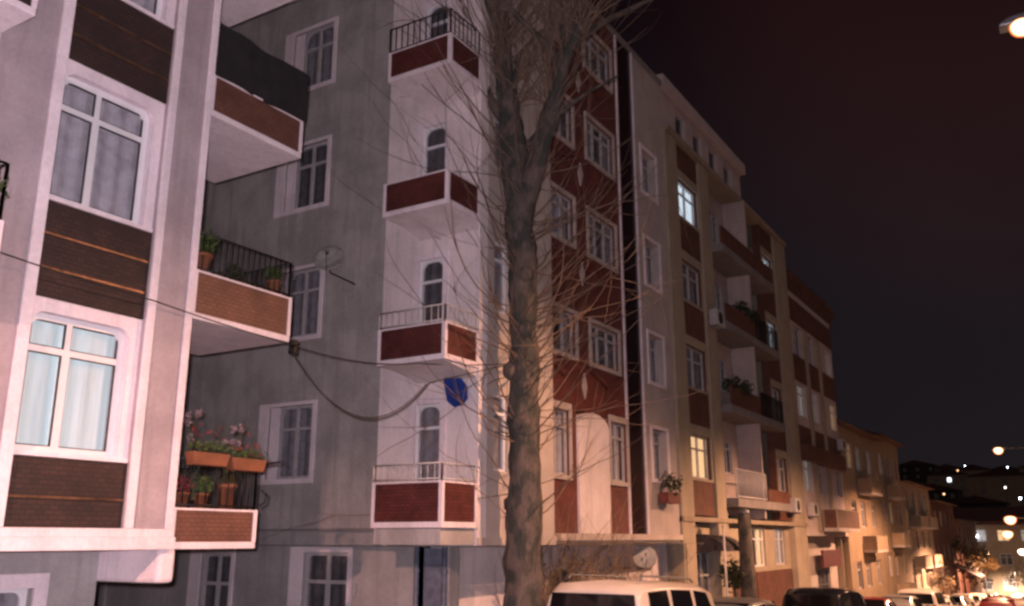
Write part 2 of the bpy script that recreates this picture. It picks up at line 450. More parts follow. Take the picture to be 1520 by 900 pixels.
# ------------------------------------------------------------------ left building (near, grey with brown tiled bays)
LB = thing('apartment_building', (2, 9.8, -1.0), 'nearest apartment block with grey pilasters, white framed windows and dark brown tiled bays', 'building')
F = FR(9.8); top = 16.6
rows = [(2.55, 4.15), (5.53, 7.18), (8.53, 10.15), (11.5, 13.1), (14.5, 16.0)]
bays = [(5.6, 7.08), (3.2, 4.68), (.6, 2.1), (-1.6, -.3)]
pil = [(7.08, 7.75), (4.68, 5.6), (2.1, 3.2), (-.3, .6), (-4.0, -1.6)]
w = MB()
for a, b in pil: w.box(a, b, 9.8, 10.15, 1.72, top).cut()
w.build('pilaster', 'grey_plaster', LB, bevel=.012)
# white strips along the pilasters
t_ = MB()
for a, b in [(7.08, 7.195), (7.665, 7.77), (5.46, 5.6), (4.68, 4.78), (3.08, 3.2), (2.1, 2.2)]: t_.box(a, b, 9.76, 9.797, 1.723, top).cut()
t_.build('pilaster_edging', 'white_trim', LB, bevel=.006)
# surrounds + tiled panels between windows
sur = MB(); pan = MB(); seam = MB()
edges = [1.72] + [v for r in rows for v in r] + [top]
for a, b in bays:
    for (z0, z1) in rows:
        sur.cut(); wall(sur, FR(9.86), a, b, z0-.03, z1+.16, [(a+.05, b-.14, z0, z1)], .34)
        # rounded heads of the deep opening
        for uc, sg in ((a+.05, 1), (b-.14, -1)):
            r_ = .16
            sur.prism([(uc, z1), (uc+sg*r_, z1)]+[(uc+sg*r_*(1-math.sin(q)), z1-r_*(1-math.cos(q))) for q in (PI/8, PI/4, 3*PI/8)]+[(uc, z1-r_)], FR(9.86), .004, .2)
    zz = 1.72
    for (z0, z1) in rows+[(top, top)]:
        if z0-.035 > zz+.1:
            pan.box(a, b, 9.84, 9.98, zz, z0-.035).cut()
            H = z0-zz
            for k in ((.62, .28) if H > 1.1 else (.40,)):
                z_ = zz+H*k; seam.box(a+.01, b-.01, 9.822, 9.838, z_-.014, z_+.014).cut()
        zz = z1+.165
sur.build('window_surround', 'white_trim', LB)
pan.build('tiled_panel', 'brown_tile', LB)
seam.build('metal_seam', 'brass', LB)
for bi, (a, b) in enumerate(bays):
    for ri, (z0, z1) in enumerate(rows):
        cu = 'lit_cyan' if (ri == 0 and bi == 0) else 'curtain'
        window(LB, FR(9.86), a+.05, b-.14, z0, z1, .12, 2, .74, .075, 'pvc', cu, .10, split=.42, seal=True)
        s_ = MB(); s_.box(a+.01, b-.02, 9.81, 9.99, z0-.055, z0-.006); s_.build('window_sill', 'white_trim', LB, bevel=.006)
# cornice at the first floor overhang, underside, beam
c = MB(); c.box(-4, 7.80, 9.72, 9.80, 1.47, 1.62); c.box(-4, 7.78, 9.75, 9.80, 1.62, 1.72); c.box(-4, 7.76, 9.803, 20, 1.50, 1.715)
c.build('first_floor_cornice', 'white_trim', LB, bevel=.01)
c = MB(); c.box(7.64, 7.89, 9.80, 11.6, 1.06, 1.495); c.build('bracket_beam', 'white_trim', LB, bevel=.05)
c = MB(); c.box(-4, 7.75, 10.16, 10.2, 1.72, top); c.box(7.50, 7.748, 10.16, 20, 1.72, top); c.box(-4, 7.7, 19.9, 20.1, -1, top); c.box(-4.1, -3.9, 9.9, 20, -1, top); c.box(-4.2, 8.1, 9.5, 20.3, top, top+.3)
# inner back plane with openings is left to the curtains: cut the slab behind the bays
c = MB()
wall(c, FR(10.22), -4, 7.5, 1.72, top, [(a+.02, b-.1, z0-.05, z1+.05) for a, b in bays for z0, z1 in rows], .1)
wall(c, lambda u, z, d=0: (7.75-d, u, z), 10.15, 20, 1.72, top, [], .25)
c.box(-4, 7.7, 19.9, 20.1, -1, top); c.box(-4.1, -3.9, 9.9, 19.9, -1, top)
c.build('outer_shell', 'grey_plaster', LB)
c = MB(); c.box(-4.3, 8.1, 9.4, 20.3, top, top+.25); c.build('roof', 'slab', LB)
# recessed white corner strip behind the balconies
c = MB(); c.box(7.75, 7.83, 10.5, 10.62, 1.72, top); c.build('corner_strip', 'white_trim', LB)
# ground floor
gl = MB(); wall(gl, FR(11.0), -4, 7.64, -1.2, 1.495, [(6.0, 6.78, -.9, 1.05), (3.0, 4.6, -.4, 1.0)], .3); wall(gl, lambda u, z, d=0: (7.64-d, u, z), 11.3, 20, -1.2, 1.495, [], .25)
gl.build('ground_floor_wall', 'lower_grey', LB)
d_ = MB()
for k, (a, b) in enumerate(((5.86, 6.92),)):
    wall(d_, FR(10.93), a-.02, b+.02, -.93, 1.19, [(6.0, 6.78, -1.0, 1.05)], .08)
    wall(d_, FR(10.90), a+.05, b-.05, -.93, 1.13, [(6.03, 6.75, -1.0, 1.02)], .035)
d_.build('entrance_surround', 'white_trim', LB)
window(LB, FR(11.0), 6.0, 6.78, -.9, 1.05, .1, 2, .7, .08, 'pvc', 'curtain_grey', .1, name='entrance_window')
window(LB, FR(11.0), 3.0, 4.6, -.4, 1.0, .1, 2, .7, .08, 'pvc', 'curtain_dark')

# right-hand end balconies of the left building, each with its own look
BY1 = 11.8
balcony(LB, 7.77, 9.60, 9.80, BY1, 4.48, 5.17, 5.72, 'rust_tile', open_sides='W', railgap=.10)
balcony(LB, 7.77, 9.60, 9.80, BY1, 7.48, 8.13, 8.9, 'rust_tile', open_sides='W', railgap=.2)
balcony(LB, 7.77, 9.20, 9.80, BY1, 1.47, 1.99, 2.62, 'rust_tile', open_sides='W', railgap=.12)
balcony(LB, 7.77, 9.60, 9.80, BY1, 10.48, 11.17, 11.8, 'rust_tile', open_sides='W', railgap=.10)
# shade netting tied over the upper railing
n_ = MB(); gx = 24
def netp(k, z, o): return (7.80+1.82*k, 9.785-o+.012*math.sin(k*17), z+.02*math.sin(k*9))
for i in range(gx):
    a, b = i/gx, (i+1)/gx
    for j in range(5):
        z0 = 8.10+.17*j; z1 = z0+.17
        n_.poly([netp(a,z0,.006*math.sin(j+a*11)), netp(b,z0,.006*math.sin(j+b*11)), netp(b,z1,.006*math.sin(j+1+b*11)), netp(a,z1,.006*math.sin(j+1+a*11))], True)
for j in range(8):
    y0, y1 = 9.79+.25*j, 9.79+.25*(j+1)
    n_.poly([(9.62,y0,8.1),(9.62,y1,8.1),(9.615,y1,8.93),(9.615,y0,8.93)], True)
n_.build('shade_netting', 'dark_cloth', LB)

# small street balcony at the far left of the near building
for zb in (4.25, 7.15, 10.1):
    balcony(LB, 3.2, 4.74, 9.02, 9.76, zb, zb+.52, zb+1.15 if zb < 7 else zb+1.1, 'brown_tile', railgap=.14)

# pots and flowers on those balconies
def pot(name, x, y, z, r, h, label, leafmat='leaf', fr=.2, n=160, ls=.05, group=None, sq=1.0):
    t = thing(name, (x, y, z), label, 'potted plant', group)
    p = MB(); p.lathe([(0,0),(r*.72,0),(r*.95,h*.85),(r*1.08,h*.85),(r*1.08,h),(r*.9,h),(r*.86,h*.86),(0,h*.86)], (x,y,z), n=18); p.build('pot', 'terracotta', t)
    f = MB(); foliage(f, (x, y, z+h+fr*.75), fr, n, ls, seed=int(x*97+z*13), squash=sq)
    rg = random.Random(int(x*31)); 
    for _ in range(9): twig(f, (x, y, z+h*.8), (rg.gauss(0,.5), rg.gauss(0,.5), 1), fr*1.6, .006, rg, .3, 4, 1, 3)
    f.build('foliage', leafmat, t); return t
pot('potted_plant', 7.98, 9.96, 4.58+.6, .15, .27, 'bushy plant in a terracotta pot behind the iron railing, nearest the grey pilaster', 'leaf', .25, 330, .055)
pot('potted_plant', 9.36, 9.96, 4.58+.6, .11, .22, 'small plant in a terracotta pot at the outer corner of the iron railed balcony', 'leaf', .17, 160, .05)
pot('potted_plant', 8.6, 10.02, 4.60, .12, .6, 'low trailing plant behind the middle of the iron balcony railing', 'leaf_dark', .20, 160, .05)
pot('potted_plant', 4.60, 9.16, 4.78, .09, .18, 'leafy plant spilling through the small railing beside the leftmost pilaster', 'leaf', .2, 200, .05)

def flower_box(x0, x1, y, z, label, seed, petals='petal_red', hang=True):
    t = thing('flower_box', ((x0+x1)/2, y, z), label, 'flower box', 'flower boxes on the lowest balcony')
    b = MB(); h = .17; 
    for pts in ((0,),):
        b.prism([(x0+.05, z), (x1-.05, z), (x1, z+h), (x0, z+h)], lambda u, zz, d=0: (u, y-.09+d, zz), 0, .18)
    b.build('planter', 'terracotta', t, bevel=.012)
    f = MB(); rg = random.Random(seed)
    for k in range(9):
        cx = x0+(x1-x0)*(k+.5)/9; foliage(f, (cx, y, z+h+.08), .10, 26, .03, seed+k)
    f.build('foliage', 'leaf', t)
    q = MB()
    for k in range(11):
        cx = x0+(x1-x0)*rg.random(); cz = z+h+.06+rg.random()*.3; foliage(q, (cx, y+rg.uniform(-.06,.02), cz), .04, 10, .02, seed+50+k)
    q.build('blossom', petals, t); return t
flower_box(7.86, 8.48, 9.70, 2.53, 'terracotta flower box of red blossoms on the lowest balcony rail, beside the pilaster', 3)
flower_box(8.52, 9.14, 9.70, 2.50, 'terracotta flower box of red blossoms on the lowest balcony rail, at its outer end', 9)
pot('potted_plant', 8.78, 9.98, 1.99, .13, .34, 'terracotta pot behind the lowest railing, below the outer flower box', 'leaf_dry', .14, 120, .05)
pot('potted_plant', 8.35, 9.98, 1.99, .10, .2, 'round green plant behind the lowest railing, below the gap of the flower boxes', 'leaf', .17, 200, .045)
pot('potted_plant', 8.03, 9.98, 1.99, .10, .2, 'red flowering plant behind the lowest railing next to the pilaster', 'petal_red', .15, 70, .04)
for i, (x, hh, lab) in enumerate(((8.12, .42, 'tall pale pink flower stems above the flower box beside the pilaster'), (8.80, .34, 'tall pale pink flower stems above the outer flower box'))):
    t = thing('flowering_plant', (x, 9.95, 2.45), lab, 'plant')
    q = MB(); rg = random.Random(40+i)
    for k in range(8): foliage(q, (x+rg.uniform(-.16,.16), 9.95+rg.uniform(-.05,.05), 2.85+rg.uniform(0,hh)), .055, 22, .03, 60+k+i*20)
    q.build('blossom', 'petal_pink', t)
    q = MB()
    for k in range(10): twig(q, (x+rg.uniform(-.1,.1), 9.95, 2.1), (rg.gauss(0,.25), rg.gauss(0,.1), 1), .9+hh*.5, .008, rg, .2, 5, 1, 3)
    q.build('stems', 'leaf_dark', t)
# laundry arms sticking out from the lowest balcony
t = thing('drying_rack', (9.2, 9.85, 2.64), 'dark metal rods sticking out past the end of the flower box balcony', 'drying rack')
r_ = MB()
for dy in (0, .35): r_.tube([(9.15, 9.85+dy, 2.60), (9.66, 9.85+dy, 2.70)], .014, 5)
r_.tube([(9.62, 9.85, 2.69), (9.62, 10.2, 2.69)], .01, 5); r_.tube([(9.25, 9.83, 2.05), (9.36, 9.83, 2.1), (9.38, 9.83, 2.22), (9.28, 9.83, 2.26)], .014, 5)
r_.build('rod', 'iron', t)

# ------------------------------------------------------------------ corner building (grey side, white bay, red street front)
CB = thing('corner_apartment_building', (13.7, 9.8, gz(14)), 'tall corner apartment block with grey side wall, white balcony bay and brick red front', 'building')
TOP = 16.05; SZ = [2.82, 5.88, 8.92, 11.97, 14.6]; FL = [1.80, 4.69, 7.58, 10.45, 13.3]
side_holes = [(13.45, 14.75, z, z+1.55 if z < 14 else z+1.3) for z in SZ]
g_ = MB(); wall(g_, SD(14.0), 11.38, 20, 1.78, TOP, side_holes, .35); g_.build('side_wall', 'side_grey', CB)
g_ = MB(); wall(g_, SD(14.06), 9.9, 20, -2.2, 1.46, [(12.34, 13.55, -.1, 1.34), (15.64, 16.6, -.3, 1.30)], .3); g_.box(14.06, 14.4, 11.42, 20, 1.465, 1.775)
g_.build('ground_floor_wall', 'lower_grey', CB)
g_ = MB(); g_.box(13.93, 14.0, 11.45, 20, 1.755, 1.80); g_.build('ledge', 'slab', CB)
s_ = MB()
for a, b, z0, z1 in side_holes:
    s_.cut()
    wall(s_, SD(13.965), a-.10, b+.28, z0-.1, z1+.08, [(a, b, z0, z1)], .05)
    s_.prism([(b-.001, z0), (b-.001, z1), (b-.25, z1), (b-.25, z0)], SD(14.0), .055, .30)
s_.build('window_surround', 'white_trim', CB)
for i, (a, b, z0, z1) in enumerate(side_holes):
    window(CB, SD(14.0), a, b-.27, z0, z1, .07, 2, .68, .06, 'pvc_old', ('curtain_grey', 'curtain_grey', 'curtain_dark', 'curtain_grey', 'curtain_grey')[i], .18)
for a, b, z0, z1 in [(12.34, 13.55, -.1, 1.34), (15.64, 16.6, -.3, 1.30)]:
    s_ = MB(); wall(s_, SD(14.02), a-.1, b+.35, z0-.1, z1+.1, [(a, b, z0, z1)], .036); s_.build('window_surround', 'white_trim', CB)
    window(CB, SD(14.06), a, b, z0, z1, .08, 2, .6, .07, 'pvc_old', 'curtain_dark', .1)
# white bay facing the side street
doors = [(9.92, 10.52, f+.02, f+2.28) for f in FL[:-1]]+[(9.92, 10.52, 13.32, 15.5)]
w_ = MB(); wall(w_, SD(13.7), 9.07, 11.42, 1.48, TOP, doors, .28)
w_.box(13.7, 16.6, 11.2, 11.42, 1.48, 1.5)
w_.build('white_bay_wall', 'white_plaster', CB)
w_ = MB(); w_.box(13.72, 25.45, 9.12, 20, 1.47, 1.479); w_.build('overhang_underside', 'slab', CB)
pw = [(14.22, 14.72, z, z+1.45) for z in SZ[:-1]]+[(14.22, 14.72, 14.3, 15.6)]
w_ = MB(); wall(w_, FR(9.07), 13.985, 16.55, 1.48, TOP, [(a, b, z, zz) for a, b, z, zz in pw], .25); w_.box(16.3, 16.55, 9.325, 9.79, 1.48, TOP)
w_.build('cream_front_wall', 'peach_plaster', CB)
for a, b, z0, z1 in pw: window(CB, FR(9.07), a, b, z0, z1, .06, 1, .75, .05, 'pvc', 'curtain_grey')
w_ = MB(); w_.box(13.685, 16.56, 9.04, 9.068, 1.485, 1.62); w_.build('bay_base_moulding', 'peach_plaster', CB)
for i, (a, b, z0, z1) in enumerate(doors):
    window(CB, SD(13.7), a, b, z0, z1, .05, 1, .80, .055, 'pvc', 'curtain_dark' if i else 'curtain_grey', .16, name='balcony_door')
    s_ = MB()
    for (u0, u1, zz0, zz1) in ((a-.13, a, z0, z1+.12), (b, b+.13, z0, z1+.12), (a, b, z1, z1+.12)): fbox(s_, SD(13.7), u0, u1, zz0, zz1, -.03, -.002)
    s_.build('door_surround', 'white_trim', CB)
# corner balconies: open iron rail on three of them, the second from the top has none
BZ = [(1.78, 2.56, 2.86), (4.66, 5.34, 5.66), (7.56, 8.24, 8.24), (10.42, 11.07, 11.62), (13.3, 13.95, 14.5)]
for i, (zb, zp, zr) in enumerate(BZ):
    balcony(CB, 12.58, 13.66, 9.05, 10.58, zb, zp, zr, 'red_tile', rail='iron_white' if i in (0, 1) else 'iron', open_sides='E' if False else 'E', band=.10, post=.07, railgap=.14)
    # shaped corbel under each slab
    k_ = MB(); prof = [(13.69, zb-.008), (12.62, zb-.008), (13.0, zb-.04), (13.4, zb-.10), (13.69, zb-.17)] if i else None
    if prof:
        k_.prism(prof, lambda u, z, d=0: (u, 9.11+d, z), 0, 1.38); k_.build('balcony_corbel', 'white_plaster', CB)
    else:
        k_.box(12.66, 13.69, 9.12, 10.54, 1.50, 1.772); k_.build('apron', 'side_grey', CB)
# white strips beside dark tile bands, the bands, the red front
for a, b in ((16.62, 17.25), (21.93, 23.02)):
    w_ = MB(); w_.box(a, b, 9.80, 10.1, 1.72, TOP); w_.build('dark_tile_band', 'dark_tile', CB)
w_ = MB()
for a, b in ((16.55, 16.62), (17.25, 17.33), (21.86, 21.93), (23.02, 23.09)): w_.box(a, b, 9.75, 10.08, 1.72, TOP).cut()
w_.build('band_edging', 'white_trim', CB)
RS = [3.0, 5.85, 8.70, 11.4, 14.1]
rh = []
for i, z in enumerate(RS):
    h_ = 1.5 if i == 0 else (1.05 if i == 1 else 1.2)
    rh += [(17.48, 18.62 if i == 0 else 19.02, z, z+h_), (20.84 if i == 0 else 19.85, 21.84 if i == 0 else 21.5, z, z+h_)]
w_ = MB(); wall(w_, FR(9.80), 17.33, 21.86, 1.72, TOP, rh+[(19.0, 20.68, 1.72, 4.58)], .3); w_.build('red_front_wall', 'red_wall', CB)
w_ = MB(); arch = [(19.0, 1.72), (20.68, 1.72), (20.68, 4.25)]+[(19.84+.84*math.cos(a), 4.25+.33*math.sin(a)) for a in [PI*k/8 for k in range(1, 8)]]+[(19.0, 4.25)]
w_.prism(arch, FR(9.80), -.06, .24); w_.build('white_pilaster', 'white_plaster', CB)
w_ = MB(); w_.box(19.0, 20.68, 9.93, 10.08, 4.2, 4.58); w_.build('arch_filling', 'red_wall', CB)
w_ = MB()
for i, (a, b, z0, z1) in enumerate(rh):
    m_ = .09 if i > 1 else .06
    w_.cut(); wall(w_, FR(9.74), a-m_, b+m_, z0-.10, z1+(.09 if i > 1 else .16), [(a, b, z0, z1)], .058)
w_.build('window_surround', 'peach_plaster', CB)
for i, (a, b, z0, z1) in enumerate(rh):
    window(CB, FR(9.80), a, b, z0, z1, .06, 2 if b-a < 1.3 else 3, .74, .06, 'pvc_old', ('curtain', 'curtain', 'curtain_grey', 'curtain_dark', 'curtain', 'curtain_grey', 'curtain_dark', 'curtain_grey', 'curtain_grey', 'curtain_dark')[i], gap=(.5, .7) if i in (2, 5, 7) else None)
# folded brick hoods that give the windows their zigzag heads, and little white lozenges
hd = MB()
for i, z in enumerate(RS[1:]):
    for a, b in ((17.42, 19.2), (19.75, 21.6)):
        zt = z-.55
        hd.cut(); hd.prism([(a, zt+.30), ((a+b)/2, zt), (b, zt+.30), (b, zt+.40), ((a+b)/2, zt+.12), (a, zt+.40)], FR(9.80), -.10, -.002)
hd.build('brick_moulding', 'red_wall', CB)
lz = MB()
for z in (5.2, 8.05, 10.75, 13.4): lz.cut().prism([(19.45, z+.32), (19.33, z), (19.45, z-.32), (19.57, z)], FR(9.80), -.04, -.002)
lz.build('white_lozenge', 'peach_plaster', CB)
# pale section at the right end
pr_ = [(23.60, 24.70, z, z+1.4) for z in (3.2, 5.95, 8.85, 11.75)]
w_ = MB(); wall(w_, FR(9.80), 23.09, 25.45, 1.72, TOP, pr_, .3); w_.build('pale_front_wall', 'pale_plaster', CB)
w_ = MB()
for a, b, z0, z1 in pr_: w_.cut(); wall(w_, FR(9.765), a-.12, b+.12, z0-.1, z1+.1, [(a, b, z0, z1)], .033)
w_.build('window_surround', 'white_trim', CB)
for a, b, z0, z1 in pr_: window(CB, FR(9.80), a, b, z0, z1, .2, 2, .75, .06, 'pvc_old', 'curtain')
# base band, ground floor at the street
w_ = MB(); w_.box(16.56, 25.45, 9.72, 9.80, 1.56, 1.715); w_.box(16.56, 25.45, 9.80, 10.1, 1.50, 1.715); w_.build('first_floor_band', 'peach_plaster', CB, bevel=.01)
w_ = MB(); wall(w_, FR(10.35), 14.06, 25.45, -2.6, 1.465, [(18.6, 20.2, -2.3, .9)], .3); w_.build('shop_front_wall', 'white_plaster', CB)
window(CB, FR(10.35), 18.6, 20.2, -2.3, .9, .08, 2, .75, .07, 'steel', 'curtain_dark', name='street_door')
w_ = MB(); w_.box(13.98, 25.4, 19.8, 20, -2, TOP); w_.box(25.2, 25.42, 10.15, 19.8, -2, TOP); w_.build('rear_wall', 'lower_grey', CB)
w_ = MB(); w_.box(13.6, 16.6, 9.0, 20, TOP, TOP+.18); w_.box(16.6, 25.47, 9.74, 20, TOP, TOP+.16); w_.build('roof', 'slab', CB)
for x, y in ((14.0, 10.62), (14.0, 9.98)):
    d_ = MB(); d_.tube([(x, y, -1.2), (x, y, 1.45)], .05, 8)
    for z in (-.6, .2, 1.0): d_.lathe([(.065, z), (.065, z+.05)], (x, y, 0), n=10)
    d_.build('downpipe', 'blue_grey', CB)
d_ = MB(); d_.box(14.0, 14.055, 10.05, 10.45, -1.0, 1.43); d_.build('service_door', 'blue_grey', CB)

# satellite dishes -----------------------------------------------------------
def dish(loc, r, az, el, label, mat='dish', wallp=None, name='satellite_dish', group=None):
    t = thing(name, loc, label, 'satellite dish', group); front = mat != 'blue'
    rot = Matrix.Rotation(az, 3, 'Z') @ Matrix.Rotation(-el, 3, 'Y')
    d = MB(); n = 28
    prof = [(r*k/6, .22*r*(k/6)**2) for k in range(7)]
    pts = []
    for q, off in ((prof, 0), (prof[::-1], -.012)):
        for rr, h in q: pts.append((max(rr, .001), h+off))
    d.lathe(pts, (0,0,0), 'x', n)
    d.v = [tuple(rot @ Vector(p)+Vector(loc)) for p in d.v]; d.build('reflector', mat, t)
    a = MB(); tip = rot @ Vector((r*.95, 0, -.1*r))+Vector(loc); low = rot @ Vector((r*.2, 0, -r))+Vector(loc)
    a.tube([low, tip], .012, 5); a.tube([tip, tip+(rot @ Vector((-.1, 0, .03)))], .03, 8)
    if front: a.build('receiver_arm', 'steel', t)
    if wallp:
        b = MB(); bk = rot @ Vector((-.04, 0, 0))+Vector(loc); b.tube([bk, (bk.x, bk.y, bk.z-.25), wallp], .02, 6); b.build('bracket', 'iron', t)
    return t
t = thing('wall_sign', (13.52, 9.5, 3.9), 'flat blue shield shaped plate on the white bay above the lowest corner balcony', 'sign')
a = MB(); a.prism([(9.74,4.47),(9.70,4.51),(9.33,4.47),(9.19,4.30),(9.18,4.08),(9.30,3.97),(9.48,3.94),(9.64,4.06)], SD(13.50), 0, .03); a.build('plate', 'blue', t, bevel=.008)
a = MB(); a.box(13.53, 13.7, 9.42, 9.50, 4.15, 4.35); a.build('bracket', 'steel', t)
dish((13.60, 12.83, 7.35), .34, R(205), R(25), 'pale round satellite dish standing off the grey side wall', 'dish', (14.0, 12.45, 6.85))
dish((21.6, 9.3, 1.15), .31, R(215), R(25), 'pale satellite dish above the hedge at the red building front', 'dish', (21.9, 10.3, .9))

# ------------------------------------------------------------------ air conditioners
def air_conditioner(x, y, z, label, wdt=.8, h=.55):
    t = thing('air_conditioner', (x, y, z), label, 'air conditioner', 'air conditioners on the facades')
    b = MB(); b.box(x, x+wdt, y-.32, y-.03, z, z+h); b.build('casing', 'pvc_old', t, bevel=.02)
    f = MB(); f.lathe([(.0, y-.335), (.2, y-.335), (.21, y-.322)], (x+wdt*.42, 0, z+h/2), 'y', 20); f.build('fan_grille', 'plastic', t)
    k = MB(); k.box(x+.1, x+.14, y-.3, y, z-.04, z-.002); k.box(x+wdt-.14, x+wdt-.1, y-.3, y, z-.04, z-.002); k.build('bracket', 'steel', t)
    return t

# ------------------------------------------------------------------ third building (beige pilasters, loggias)
def gable_roof(parent, x0, x1, y0, y1, z, h, mat='roof_tile'):
    r = MB(); ym = (y0+y1)/2
    r.prism([(y0, z), (y1, z), (ym, z+h)], lambda u, zz, d=0: (x0+d, u, zz), 0, x1-x0); return r.build('roof', mat, parent)

B3 = thing('beige_apartment_building', (25.5, 9.8, gz(26)), 'beige apartment block with brown red panels, open loggias and one bluish white lit window', 'building')
Z3 = [3.42, 6.26, 9.10, 11.94]; E3 = 14.5
w_ = MB()
for a, b in ((25.47, 26.5), (28.62, 29.6), (38.0, 39.9)): w_.box(a, b, 9.72, 10.1, gz(a)-.5, E3).cut()
w_.build('pilaster', 'beige', B3, bevel=.02)
h1 = [(26.62, 28.5, z, z+1.35) for z in Z3]; h2 = [(36.35, 37.75, z, z+1.35) for z in Z3]
w_ = MB(); wall(w_, FR(9.82), 26.5, 28.62, 2.3, E3, h1, .3); w_.cut(); wall(w_, FR(9.82), 36.2, 38.0, 2.3, E3, h2, .3); w_.build('brown_panel_wall', 'brown_panel', B3)
w_ = MB()
for a, b, z0, z1 in h1+h2: w_.cut(); wall(w_, FR(9.79), a-.1, b+.1, z0-.08, z1+.3, [(a, b, z0, z1)], .028)
w_.build('window_surround', 'beige', B3)
for i, (a, b, z0, z1) in enumerate(h1+h2):
    cu = {0: 'lit_warm', 3: 'lit_cool', 6: 'lit_cool', 7: 'lit_cool'}.get(i, 'curtain_grey')
    window(B3, FR(9.82), a, b, z0, z1, .1, 2, .68, .06, 'pvc_old', cu, gap=(0, .3) if i in (6, 7) else None)
# loggias: back wall, slabs, middle post, parapets
w_ = MB(); dh = []
for z in (2.95, 5.95, 8.85, 11.7): dh += [(30.3, 31.2, z, z+2.1), (31.5, 32.5, z+.9, z+2.1), (34.2, 35.1, z, z+2.1)]
wall(w_, FR(10.4), 29.6, 36.2, 2.4, E3, dh, .25); w_.build('loggia_back_wall', 'pink_plaster', B3)
for i, (a, b, z0, z1) in enumerate(dh): window(B3, FR(10.4), a, b, z0, z1, .05, 1 if z1-z0 > 1.8 else 2, .75, .07, 'pvc_old', 'curtain_dark', name='loggia_door' if z1-z0 > 1.8 else 'window')
w_ = MB()
for z in (2.62, 5.72, 8.62, 11.45): w_.box(29.62, 36.2, 9.35, 10.38, z, z+.28).cut()
w_.build('loggia_slab', 'slab', B3)
w_ = MB(); w_.box(33.14, 33.26, 9.5, 10.38, 2.3, E3); w_.build('dividing_wall', 'pink_plaster', B3)
w_ = MB()
for z in (5.72, 8.62, 11.45): w_.box(29.7, 33.1, 9.37, 9.45, z+.28, z+.95).cut()
w_.box(33.3, 36.15, 9.37, 9.45, 2.9, 3.35).cut(); w_.box(33.3, 36.15, 9.37, 9.45, 11.73, 12.4); w_.build('parapet_panel', 'brown_panel', B3)
w_ = MB(); railing(w_, [(29.68, 9.4), (33.1, 9.4)], 2.92, 3.85, .2, .022, .03); w_.build('white_railing', 'iron_white', B3)
w_ = MB(); railing(w_, [(33.3, 9.4), (36.15, 9.4)], 6.0, 6.9, .16, .018, .025); w_.cut(); railing(w_, [(33.3, 9.4), (36.15, 9.4)], 8.9, 9.8, .16, .018, .025); w_.build('dark_railing', 'iron', B3)
w_ = MB(); w_.box(25.47, 39.9, 9.67, 10.1, 2.10, 2.24); w_.build('first_floor_band', 'beige_dark', B3)
w_ = MB(); wall(w_, FR(10.0), 25.5, 39.9, -4, 2.06, [(27.2, 28.6, -1.6, 1.2), (33.0, 34.6, .62, 2.0), (35.9, 37.4, .62, 2.0)], .3); w_.build('ground_floor_wall', 'beige', B3)
w_ = MB(); w_.box(29.8, 33.0, 9.93, 9.997, -2.6, .55).cut(); w_.box(33.1, 37.9, 9.93, 9.997, -2.8, .45); w_.build('dado_panel', 'brown_panel', B3)
window(B3, FR(10.0), 27.2, 28.6, -1.6, 1.2, .1, 2, .75, .07, 'pvc_old', 'curtain_grey', name='street_door')
window(B3, FR(10.0), 33.0, 34.6, .62, 2.0, .08, 2, .7, .06, 'pvc', 'lit_warm', gap=(.45, .6)); window(B3, FR(10.0), 35.9, 37.4, .62, 2.0, .08, 2, .7, .06, 'pvc_old', 'lit_dim')
# attic storey set behind the eave with its own row of windows
ah = [(27.0+k*1.7, 27.9+k*1.7, 15.05, 15.85) for k in range(4)]
w_ = MB(); w_.box(25.5, 39.9, 9.62, 11, E3, E3+.18); w_.box(34.3, 39.9, 9.75, 20, E3+.18, E3+.3); w_.build('eave_slab', 'beige_dark', B3)
w_ = MB(); wall(w_, FR(9.9), 25.5, 34.2, E3+.18, 16.1, ah, .25); w_.build('attic_wall', 'pink_plaster', B3)
for a, b, z0, z1 in ah: window(B3, FR(9.9), a, b, z0, z1, .06, 1, None, .06, 'pvc_old', 'curtain_dark')
w_ = MB(); w_.prism([(9.7, 16.1), (20, 16.1), (20, 16.3), (15, 17.0), (9.7, 16.5)], lambda u, z, d=0: (25.5+d, u, z), 0, 8.9); w_.build('roof', 'pink_plaster', B3)
w_ = MB(); w_.box(25.5, 39.8, 19.8, 20, -4, 14.5); w_.box(25.5, 34.1, 19.7, 19.9, 14.7, 16.1); w_.box(34.0, 34.2, 10.15, 19.6, 14.7, 16.1); w_.box(39.6, 39.88, 10.1, 19.8, -4, 14.72); w_.box(25.5, 25.6, 10.2, 19.6, 14.7, 16.1); w_.build('rear_wall', 'beige_dark', B3)

# ------------------------------------------------------------------ fourth building
B4 = thing('brown_apartment_building', (44, 9.8, gz(44)), 'brown and pink apartment block with a sloping roof edge behind the beige one', 'building')
Z4 = [4.0, 6.3+.9, 9.6, 12.0]; E4 = 12.6
h4 = []
for z in (3.6, 6.9, 9.6): h4 += [(40.5, 42.0, z, z+1.45), (43.2, 44.3, z, z+1.45), (46.8, 48.0, z, z+1.35)]
w_ = MB(); wall(w_, FR(9.8), 39.92, 48.4, 1.9, E4, h4, .3); w_.build('wall', 'pink_plaster', B4)
w_ = MB()
for z in (5.25, 8.45): w_.box(39.95, 48.38, 9.77, 9.797, z, z+1.2).cut()
w_.box(39.95, 48.38, 9.77, 9.797, 11.2, 12.3); w_.build('brown_band', 'brown_panel', B4)
w_ = MB()
for x in (42.3, 44.9): w_.box(x, x+.5, 9.72, 9.797, 1.9, 11.1).cut()
w_.build('pilaster', 'beige', B4)
